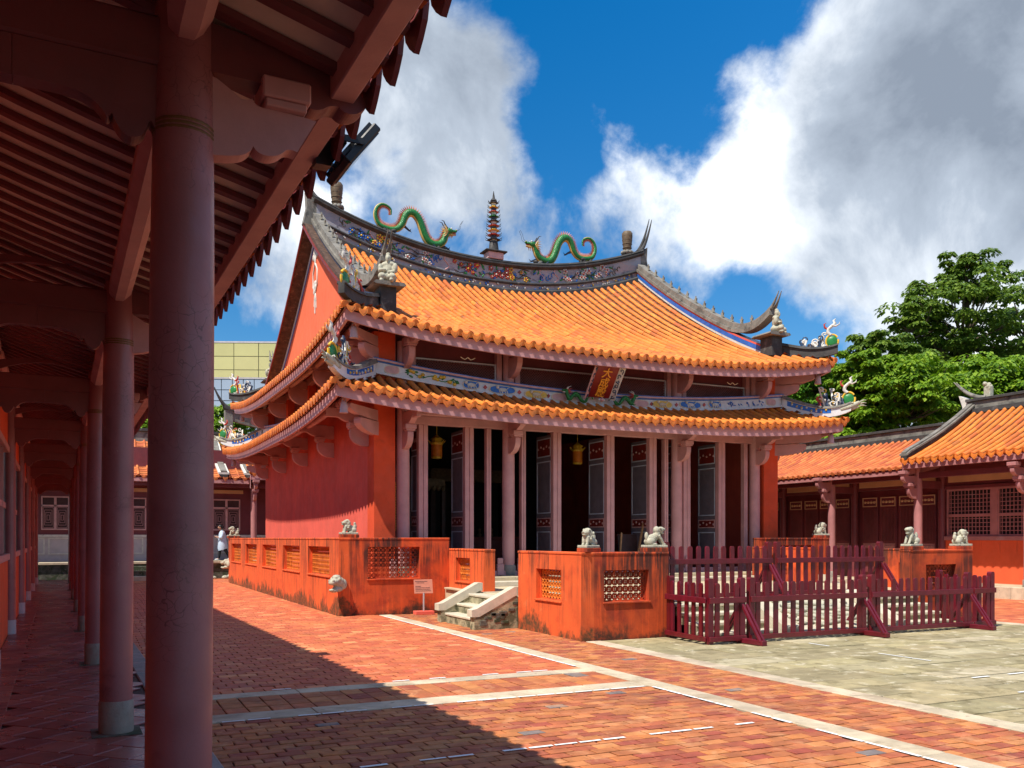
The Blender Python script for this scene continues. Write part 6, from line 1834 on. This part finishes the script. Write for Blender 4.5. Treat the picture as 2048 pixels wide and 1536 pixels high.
for a, b in zip(WYs[:-1], WYs[1:]):
    bx_('cream_panel', (26.78, a + .25, 3.74, 26.818, b - .25, 3.98), 'cream_wall', wing, .004)
    if b <= Ym + .1:
        bx_('dado_wall', (26.80, a + .13, .3, 27.05, b - .13, 1.76), 'dado_wall', wing)
        bx_('window_sill', (26.72, a + .13, 1.762, 27.05, b - .13, 1.90), 'wing_paint', wing)
        bx_('window_head', (26.74, a + .13, 3.50, 27.05, b - .13, 3.618), 'maroon_paint', wing)
        g = G(); g.box(27.02, a + .13, 1.902, 27.05, b - .13, 3.498); part('dark_pane', g, 'interior_dark', wing)
        m_ = (a + b) / 2
        for (y0, y1) in ((a + .18, m_ - .1), (m_ + .1, b - .18)):
            g = G()
            for (p0, p1, q0, q1) in ((y0, y0 + .06, 1.902, 3.498), (y1 - .06, y1, 1.902, 3.498), (y0 + .061, y1 - .061, 1.902, 1.96), (y0 + .061, y1 - .061, 3.44, 3.498), (y0 + .061, y1 - .061, 2.55, 2.65)): g.box(26.80, p0, q0, 26.88, p1, q1)
            f = part('window_frame', g, 'wing_paint', wing)
            g = G(); yy = y0 + .2
            while yy < y1 - .1: g.box(26.83, yy - .011, 1.961, 26.85, yy + .011, 3.439); yy += .135
            zz = 2.08
            while zz < 3.42: g.box(26.835, y0 + .061, zz - .011, 26.855, y1 - .061, zz + .011); zz += .135
            part('window_lattice', g, 'wing_paint', f)
        bx_('window_mullion', (26.78, m_ - .10, 1.902, 26.95, m_ + .10, 3.498), 'wing_paint', wing)
    else:
        bx_('plank_wall', (26.95, a + .13, .3, 27.05, b - .13, 3.618), 'maroon_paint', wing)
        n = 4; w = (b - a - .5) / n
        for k in range(n):
            y0 = a + .25 + k * w + .06; y1 = y0 + w - .12
            g = G(); g.box(26.88, y0, .55, 26.945, y1, 3.40, c=.008); d = part('door_leaf', g, 'maroon_paint', wing)
            g = G()
            for (p0, p1, q0, q1) in ((y0 + .03, y1 - .03, 3.02, 3.05), (y0 + .03, y1 - .03, 3.33, 3.36), (y0 + .03, y0 + .06, 3.051, 3.329), (y1 - .06, y1 - .03, 3.051, 3.329)): g.box(26.86, p0, q0, 26.879, p1, q1)
            for j in range(4): g.ball((26.873, y0 + .15 + (y1 - y0 - .3) * j / 3, 3.19), (.008, .08, .05), 0, 6, 4)
            part('panel_frame', g, 'cream_wall', d)
            g = G(); yy = y0 + .06
            while yy < y1 - .05: g.box(26.85, yy - .012, 1.72, 26.879, yy + .012, 2.95); yy += .062
            part('bar_lattice', g, 'corridor_paint', d)
            g = G(); g.box(26.868, y0 + .05, 1.45, 26.879, y1 - .05, 1.64)
            for j in range(4): g.ball((26.866, y0 + .14 + (y1 - y0 - .28) * j / 3, 1.545), (.008, .07, .05), 0, 6, 4)
            part('carved_panel', g, 'wing_paint', d)
# ---- rear building across the back of the court
rear = thing('rear_hall', 'low red rear hall with white plinth at the back of the court', 'hall building', (0, 0, 0))
rr1, Q1 = gallery_roof(rear, (-7, 42.75, 0), (1, 0, 0), (0, 1, 0), 13.9, 4.62, 6.62, 3.9, .43, .5, 'wing_tile', 200, r=.055, sag=.22)
rr2, Q2 = gallery_roof(rear, (6.95, 42.6, 0), (1, 0, 0), (0, 1, 0), 14.0, 4.85, 7.1, 4.4, .30, .4, 'roof_tile', 150, sag=.25)
bx_('fascia_board', (-7, 42.78, 4.36, 6.9, 42.86, 4.55), 'mauve_paint', rr1); bx_('fascia_board', (6.92, 42.62, 4.56, 21, 42.7, 4.78), 'mauve_paint', rr2)
for x in (5.75, 6.90):
    for (w, h0, h1, m) in ((.17, .02, .16, 'ridge_dark'), (.24, .161, .25, 'relief_white'), (.13, .251, .33, 'ridge_grey')):
        g = G(); rows = []
        for i in range(13):
            p = Q1(x + 7 - .001, i / 12); rows.append([Vector((p.x - w, p.y - .03, p.z + h0)), Vector((p.x - w, p.y - .03, p.z + h1)), Vector((p.x + w, p.y - .03, p.z + h1)), Vector((p.x + w, p.y - .03, p.z + h0))])
        g.grid(rows, 0, False, True); g.add(rows[0], [(0, 1, 2, 3)]); part('verge_ridge', g, m, rr1)
rg = bx_('ridge', (-7, 46.5, 6.5, 6.0, 46.85, 7.0), 'ridge_grey', rr1); bx_('ridge_cap', (-7.05, 46.42, 7.002, 6.05, 46.93, 7.14), 'ridge_dark', rg)
def rz2(x): t = abs((x - 13.5) / 7.2); return 7.05 + .85 * t ** 2.4
g = G(); rows = [[Vector((x, 46.85, rz2(x))), Vector((x, 46.85, rz2(x) + .5)), Vector((x, 47.15, rz2(x) + .5)), Vector((x, 47.15, rz2(x)))] for x in [6.5 + i * .5 for i in range(29)]]
g.grid(rows, 0, False, True); rg = part('ridge', g, 'ridge_grey', rr2)
g = G(); rows = [[Vector((x, 46.75, rz2(x) + .502)), Vector((x, 46.75, rz2(x) + .64)), Vector((x, 47.25, rz2(x) + .64)), Vector((x, 47.25, rz2(x) + .502))] for x in [6.3 + i * .5 for i in range(30)]]
g.grid(rows, 0, False, True); part('ridge_cap', g, 'ridge_dark', rg)
for dy in (-.1, .1):
    g = G(); g.tube([(6.6 - .75 * t, 47 + dy, rz2(6.5) + .56 + .3 * t + .75 * t * t) for t in [i / 9 for i in range(10)]], [.1 * (1 - i / 9) + .015 for i in range(10)], 7); part('swallow_tail', g, 'ridge_dark', rg)
g = G(); g.box(6.35, 46.8, 6.3, 6.75, 47.2, rz2(6.5) + .5, c=.02); part('ridge_post', g, 'ridge_grey', rg)
g = G(); rows = [[Q2(0, s) + Vector((-.02, 0, .04)), Q2(0, s) + Vector((-.02, 0, -.7 - s))] for s in (0, .3, .6, 1)]; g.grid(rows); part('gable_wall', g, 'mauve_paint', rear)
scroll_ornament('phoenix_scroll', 'faded curling scroll ornament on the left end of the raised rear roof', (6.6, 44.6, 6.25), rad(180), 'phoenix scrolls on the rear roof', 77, False)
g = G(); g.box(-7, 42.2, -.03, 21, 50, .80); part('platform', g, 'moss_stone', rear)
x = -7
while x < 20.8:
    l = RND.uniform(1.0, 1.8); q = G(); q.box(x + .005, 42.1, .70, x + l - .005, 42.7, .81, c=.015); part('edge_stone', q, 'edging', rear); x += l
for k, (d, z) in enumerate(((.9, .2), (.6, .42), (.3, .62))):
    q = G(); q.box(.9, 42.2 - d, -.02, 4.6, 42.195, z, c=.015); part('step', q, 'stair_stone' if k == 0 else 'moss_stone', rear)
g = G(); g.box(-7, 44.0, 1.99, 9.2, 44.3, 6.0); part('wall', g, 'maroon_paint', rear)
g = G(); g.box(-7, 43.96, .78, 9.2, 44.3, 1.988); pw = part('plinth_wall', g, 'plinth_stone', rear)
for k in range(12):
    x0 = -6.8 + k * 1.33
    g = G()
    for (a, b, c, d) in ((0, 1.2, 1.12, 1.18), (0, 1.2, 1.80, 1.86), (0, .06, 1.181, 1.799), (1.14, 1.2, 1.181, 1.799)): g.box(x0 + a, 43.93, c, x0 + b, 43.958, d)
    part('panel_frame', g, 'relief_white', pw)
g = G(); g.box(-7, 43.90, 1.88, 9.2, 43.958, 1.99); part('plinth_cap', g, 'relief_white', pw)
for (x0, x1) in ((-1.75, -.65), (1.25, 2.5), (5.4, 6.66)):
    g = G()
    m_ = (x0 + x1) / 2
    for (a, b, c, d) in ((x0, x1, 3.62, 3.68), (x0, x1, 3.22, 3.30), (x0, x1, 2.2, 2.26), (x0, x0 + .05, 2.261, 3.619), (x1 - .05, x1, 2.261, 3.619), (m_ - .05, m_ + .05, 2.261, 3.619)): g.box(a, 43.93, c, b, 43.998, d)
    f = part('window_frame', g, 'relief_pink', rear)
    g = G(); g.box(x0 + .05, 43.985, 2.26, x1 - .05, 43.999, 3.62); part('dark_pane', g, 'dark_wood', f)
    g = G()
    for (a, b) in ((x0 + .08, m_ - .08), (m_ + .08, x1 - .08)):
        cx, cz_ = (a + b) / 2, 2.74; W_, H_ = (b - a) / 2, .44
        for k in range(4):
            s = 1 - k * .25
            for (p, q_, r_, u) in ((-1, 1, 1, 1), (-1, 1, -1, -1)):
                g.box(cx - W_ * s, 43.96, cz_ + H_ * s * r_ - .008, cx + W_ * s, 43.978, cz_ + H_ * s * r_ + .008)
            for sg in (-1, 1): g.box(cx + W_ * s * sg - .008, 43.962, cz_ - H_ * s, cx + W_ * s * sg + .008, 43.98, cz_ + H_ * s)
    part('fretwork', g, 'mauve_paint', f)
bx_('eave_beam', (-7, 43.0, 4.2, 21, 43.15, 4.42), 'maroon_paint', rear); bx_('cream_panel', (-6.9, 43.96, 3.95, 6.8, 43.998, 4.12), 'cream_wall', rear, .004)
for x in (7.15, 11.0, 15.0, 19.0, -3.2):
    c = link('column', wcm, rear, T(x, 43.1, .96)); link('column_base', wbm, c, T(0, 0, -.16)); link('bracket', wbm2, rear, T(x, 43.05, .35))
g = G(); g.box(9.2, 47.5, .78, 21, 47.8, 6.5); part('inner_wall', g, 'interior_red', rear)
for (x, y, s) in ((6.0, 42.05, .22), (5.7, 41.95, .16), (5.2, 42.0, .14)):
    g = G(); g.ball((0, 0, s * .5), (s, s * .8, s * .6), 0, 9, 7)
    single('rock', g, 'lion_stone', 'pale rounded rock at the foot of the rear platform' + {.22: ', largest of three', .16: ', middle sized of three', .14: ', smallest of three'}[s], 'rock', (x, y, -.02 if s < .2 else -.02), 0, 'rocks by the rear platform')

# ------------------------------------------------------------------ modern blocks behind
def block(name, label, cx, cy, rz, w, d, h, pw_, ph, x_off, rows, cols, mat):
    t = thing(name, label, 'office building', (cx, cy, 0), rz)
    g = G(); g.box(-w / 2, 0, -.05, w / 2, d, h - .2); part('wall', g, 'joint_dark', t)
    q = G(); q.box(.04, -.12, .04, pw_ - .04, -.001, ph - .04); me = q.mesh('facade_panel', mat)
    for i in range(cols):
        for k in range(rows): link('facade_panel', me, t, T(-w / 2 + x_off + i * pw_, 0, h - (k + 1) * ph))
    g = G(); g.box(-w / 2 - .05, -.16, h, w / 2 + .05, d, h + .18); part('parapet', g, 'plinth_stone', t)
    return t
bl_ = block('office_block', 'pale blue panelled office block behind the rear roofs', 14.6, 97.6, rad(-24), 30, 12, 18.7, 1.15, 1.15, 0.6, 9, 25, 'blue_panel')
g = G(); g.box(-14.9, -.05, 2, 14.9, -.001, 8.2); part('lower_glazing', g, 'window_glass', bl_)
yb_ = block('office_block', 'yellow panelled upper block rising behind the pale blue one', 16.8, 109.0, rad(-24), 9.6, 9, 25.0, 2.9, 1.6, .9, 4, 3, 'yellow_panel')
g = G(); g.box(-4.75, -.12, 18.6, -3.95, -.001, 24.9); part('corner_panel', g, 'yellow_panel', yb_)
for k in (0, 1):
    g = G(); g.box(-.5 + k * 2.0, -.15, 20.1, 1.2 + k * 2.0, -.121, 20.8); part('window', g, 'window_glass', yb_)

# ------------------------------------------------------------------ trees
def tree(name, label, base, crowns, mat, nleaf, leaf, seed, trunk_r=.35, group='trees beyond the roofs', flowers=False, dens=1.25, flat=.55):
    R3 = random.Random(seed)
    t = thing(name, label, 'tree', base, 0, group)
    g = G()
    cz_ = min(c[0][2] for c in crowns)
    main = [(0, 0, -.1), (R3.uniform(-.2, .2), R3.uniform(-.2, .2), cz_ * .45), (R3.uniform(-.4, .4), R3.uniform(-.4, .4), cz_ * .8)]
    g.tube(catmull(main, 4), [trunk_r * (1 - .05 * i) for i in range(9)], 9)
    lv = G(); fl = G()
    top = Vector(main[-1])
    for (c, r, ncl) in crowns:
        c = Vector(c); hub = c - Vector((0, 0, r[2] * .55))
        g.tube(catmull([top - Vector((0, 0, cz_ * .25)), top.lerp(hub, .5) + Vector((R3.uniform(-.3, .3), R3.uniform(-.3, .3), .2)), hub], 4), [trunk_r * .6 * (1 - .07 * i) for i in range(9)], 7)
        for k in range(int(ncl * dens)):
            while True:
                v = Vector((R3.uniform(-1, 1), R3.uniform(-1, 1), R3.uniform(-.75, 1)))
                if .2 < v.length < 1: break
            v = v.normalized() * (.42 + .78 * R3.random())
            p = c + Vector((v.x * r[0], v.y * r[1], v.z * r[2]))
            if k % 3 == 0:
                m = hub.lerp(p, .5) + Vector((0, 0, -.15)); g.tube([hub, m, p], [trunk_r * .22, trunk_r * .13, .02], 5)
            rc = R3.uniform(.55, 1.15) * min(.8, r[0] * .22)
            for j in range(nleaf):
                a = R3.uniform(0, 2 * PI); q = R3.random() ** .5
                d = Vector((math.cos(a) * q, math.sin(a) * q, (1 - q * q) * flat + R3.uniform(-.25, .12)))
                s = leaf * R3.uniform(.7, 1.35)
                pos = p + d * rc
                out = Vector((math.cos(a), math.sin(a), -.35 - .5 * q + R3.uniform(-.3, .3))).normalized()
                sd = out.cross(Vector((R3.uniform(-.4, .4), R3.uniform(-.4, .4), 1))).normalized() * s * .30
                up_ = sd.cross(out).normalized() * s * .08
                lv.add([pos - sd * .3, pos + out * s * .5 - sd + up_, pos + out * s, pos + out * s * .5 + sd + up_], [(0, 1, 2, 3)])
            if flowers and R3.random() < .22:
                for j in range(12):
                    pos = p + Vector((R3.uniform(-.25, .25), R3.uniform(-.25, .25), rc * flat + R3.uniform(0, .12)))
                    fl.add([pos, pos + Vector((.12, .03, .03)), pos + Vector((.1, .12, .06)), pos + Vector((0, .1, -.02))], [(0, 1, 2, 3)])
    part('trunk', g, 'bark', t); part('crown', lv, mat, t)
    if flowers: part('blossom', fl, 'flower_orange', t)
    return t
def at(u, v, d):
    r = (u - 1024) / 1780 * d; c, s = math.cos(rad(25.6)), math.sin(rad(25.6))
    return Vector((r * c + d * s, -r * s + d * c, CAM.z + (1077 - v) / 1780 * d))
def tree_at(name, label, lst, mat, nleaf, leaf, seed, d, **k):
    """crown list: (u, v, radius in pixels horizontally, vertically, clusters)"""
    b = at(lst[0][0], 1077, d); b.z = 0
    cr = []
    for (u, v, rh, rv, n) in lst:
        p = at(u, v, d + RND.uniform(-1, 1)) - b; cr.append(((p.x, p.y, p.z), (rh / 1780 * d, rh / 1780 * d, rv / 1780 * d), n))
    return tree(name, label, b, cr, mat, nleaf, leaf, seed, **k)
tree_at('tall_tree', 'tallest dark green tree with a feathery crown rising above the right wing', [(1925, 640, 120, 90, 120), (1845, 640, 55, 45, 34), (1930, 560, 75, 45, 50), (1880, 720, 95, 50, 60)], 'leaf_dark', 105, .28, 21, 56, trunk_r=.5, dens=.85)
tree_at('tall_tree', 'dark tree cut by the right picture edge beside the tallest one', [(2055, 640, 60, 75, 60), (2060, 740, 80, 60, 50)], 'leaf_dark', 105, .28, 22, 58, trunk_r=.45, dens=.8)
tree_at('round_tree', 'smaller dark domed tree just left of the tallest tree', [(1765, 700, 62, 42, 48), (1790, 760, 90, 50, 54), (1720, 745, 45, 36, 30)], 'leaf_dark', 110, .26, 23, 50, dens=1.0)
tree_at('broad_tree', 'broad bright green tree over the middle of the right wing roof', [(1800, 800, 105, 75, 130), (1735, 790, 62, 62, 60), (1740, 860, 70, 50, 60), (1722, 748, 52, 48, 50)], 'leaf_bright', 110, .27, 24, 46)
tree_at('broad_tree', 'broad bright green tree behind the raised roof on the right', [(1930, 795, 120, 75, 140), (2030, 790, 90, 70, 90)], 'leaf_bright', 110, .27, 25, 47)
tree_at('flame_tree', 'flame tree with orange blossoms in the gap beside the hall eaves', [(1625, 765, 80, 46, 90), (1660, 820, 90, 50, 70)], 'leaf_flame', 100, .2, 26, 50, flowers=True, flat=.35)
tree_at('low_tree', 'low bright tree between the lower hall eave and the wing roof', [(1640, 885, 90, 40, 70), (1760, 880, 70, 40, 50)], 'leaf_bright', 100, .25, 27, 48)
tree_at('low_tree', 'bright green treetop behind the left end of the rear roofs', [(450, 850, 60, 36, 60), (545, 862, 45, 26, 36)], 'leaf_bright', 90, .28, 28, 62, group='trees behind the rear building')
tree_at('low_tree', 'bright green treetop seen between the two nearest corridor columns', [(285, 868, 40, 34, 44), (340, 860, 40, 34, 30)], 'leaf_bright', 90, .28, 29, 60, group='trees behind the rear building')

# ------------------------------------------------------------------ the visitor
pt_ = thing('person', 'person in long pale blue tunic and black trousers walking left, looking at a phone', 'person', (5.72, 43.05, .81), 0)
def skin_mesh(verts, edges, radii, name, root=0, sub=1):
    me = bpy.data.meshes.new('tmp'); me.from_pydata(verts, edges, []); o = bpy.data.objects.new('tmp', me); COL.objects.link(o)
    o.modifiers.new('s', 'SKIN'); 
    for v, r in zip(me.skin_vertices[0].data, radii): v.radius = r if isinstance(r, tuple) else (r, r)
    me.skin_vertices[0].data[root].use_root = True
    sb = o.modifiers.new('u', 'SUBSURF'); sb.levels = sub
    dg = bpy.context.evaluated_depsgraph_get(); r = bpy.data.meshes.new_from_object(o.evaluated_get(dg)); bpy.data.objects.remove(o); r.name = name
    r.polygons.foreach_set('use_smooth', [True] * len(r.polygons)); return r
bv = [(0, 0, .80), (.01, 0, 1.0), (0, 0, 1.22), (-.03, 0, 1.36), (-.07, 0, 1.44), (-.10, 0, 1.52),
      (-.03, .085, .77), (-.10, .09, .44), (-.15, .09, .08), (-.27, .09, .03), (.03, -.085, .77), (.14, -.09, .45), (.33, -.09, .12), (.24, -.09, .04),
      (0, .17, 1.30), (-.05, .21, 1.05), (-.26, .12, 1.08), (-.33, .08, 1.12), (0, -.17, 1.30), (-.03, -.21, 1.05), (-.24, -.12, 1.06), (-.32, -.06, 1.11)]
be = [(0, 1), (1, 2), (2, 3), (3, 4), (4, 5), (0, 6), (6, 7), (7, 8), (8, 9), (0, 10), (10, 11), (11, 12), (12, 13), (2, 14), (14, 15), (15, 16), (16, 17), (2, 18), (18, 19), (19, 20), (20, 21)]
brd = [.13, .12, .13, .055, .05, .05, .10, .062, .042, .035, .10, .062, .042, .035, .06, .045, .035, .03, .06, .045, .035, .03]
me = skin_mesh(bv, be, brd, 'body'); me.materials.append(MATS['skin']); link('body', me, pt_)
g = G(); g.ball((-.105, 0, 1.53), (.085, .07, .105), 0, 12, 10); g.ball((-.19, 0, 1.515), (.016, .014, .02), 0, 6, 5); 
for sy in (-1, 1): g.ball((-.095, .072 * sy, 1.52), (.02, .01, .03), 0, 6, 5)
part('head', g, 'skin', pt_)
g = G(); g.ball((-.085, 0, 1.565), (.095, .08, .085), 0, 12, 8); g.ball((-.02, 0, 1.52), (.05, .07, .09), 0, 9, 7); g.ball((.0, 0, 1.38), (.06, .09, .09), 0, 9, 7); part('hair', g, 'hair', pt_)
rows = []
for (z, rx, ry, ox) in ((1.38, .05, .09, -.02), (1.34, .10, .17, 0), (1.22, .15, .19, 0), (1.05, .16, .19, .005), (.85, .19, .21, .01), (.62, .22, .225, .02), (.50, .20, .21, .03)):
    rows.append([(ox + rx * math.cos(a) * (1 + .05 * math.sin(5 * a)), ry * math.sin(a), z - (.10 * math.cos(a) * -1 if z < .65 else 0) * .6 - (.0)) for a in [k * 2 * PI / 20 for k in range(20)]])
g = G(); g.grid(rows, 0, True, True); part('tunic', g, 'tunic', pt_)
g = G()
for sy in (-1, 1): g.tube([(0, .14 * sy, 1.31), (-.03, .20 * sy, 1.17), (-.06, .22 * sy, 1.05), (-.16, .18 * sy, 1.05)], [.075, .075, .07, .06], 10)
part('sleeve', g, 'tunic', pt_)
g = G(); g.tube([(-.03, .085, .74), (-.10, .09, .44), (-.15, .09, .10)], [.11, .078, .058], 10); part('trouser_leg', g, 'trousers', pt_)
g = G(); g.tube([(.03, -.085, .74), (.14, -.09, .45), (.31, -.09, .15)], [.11, .078, .058], 10); part('trouser_leg', g, 'trousers', pt_)
g = G(); g.ball((-.21, .09, .035), (.13, .05, .045), 0, 9, 6); part('shoe', g, 'shoe', pt_)
g = G(); g.ball((.29, -.09, .06), (.12, .05, .045), 0, 9, 6, T(.29, -.09, .06) @ Matrix.Rotation(rad(-25), 4, 'Y') @ T(-.29, .09, -.06)); part('shoe', g, 'shoe', pt_)
g = G(); g.box(-.40, -.04, 1.10, -.385, .045, 1.25, M=None); ph = single('phone', g, 'black_metal', 'dark phone held in the hands of the walking person', 'phone', (5.72, 43.05, .81))
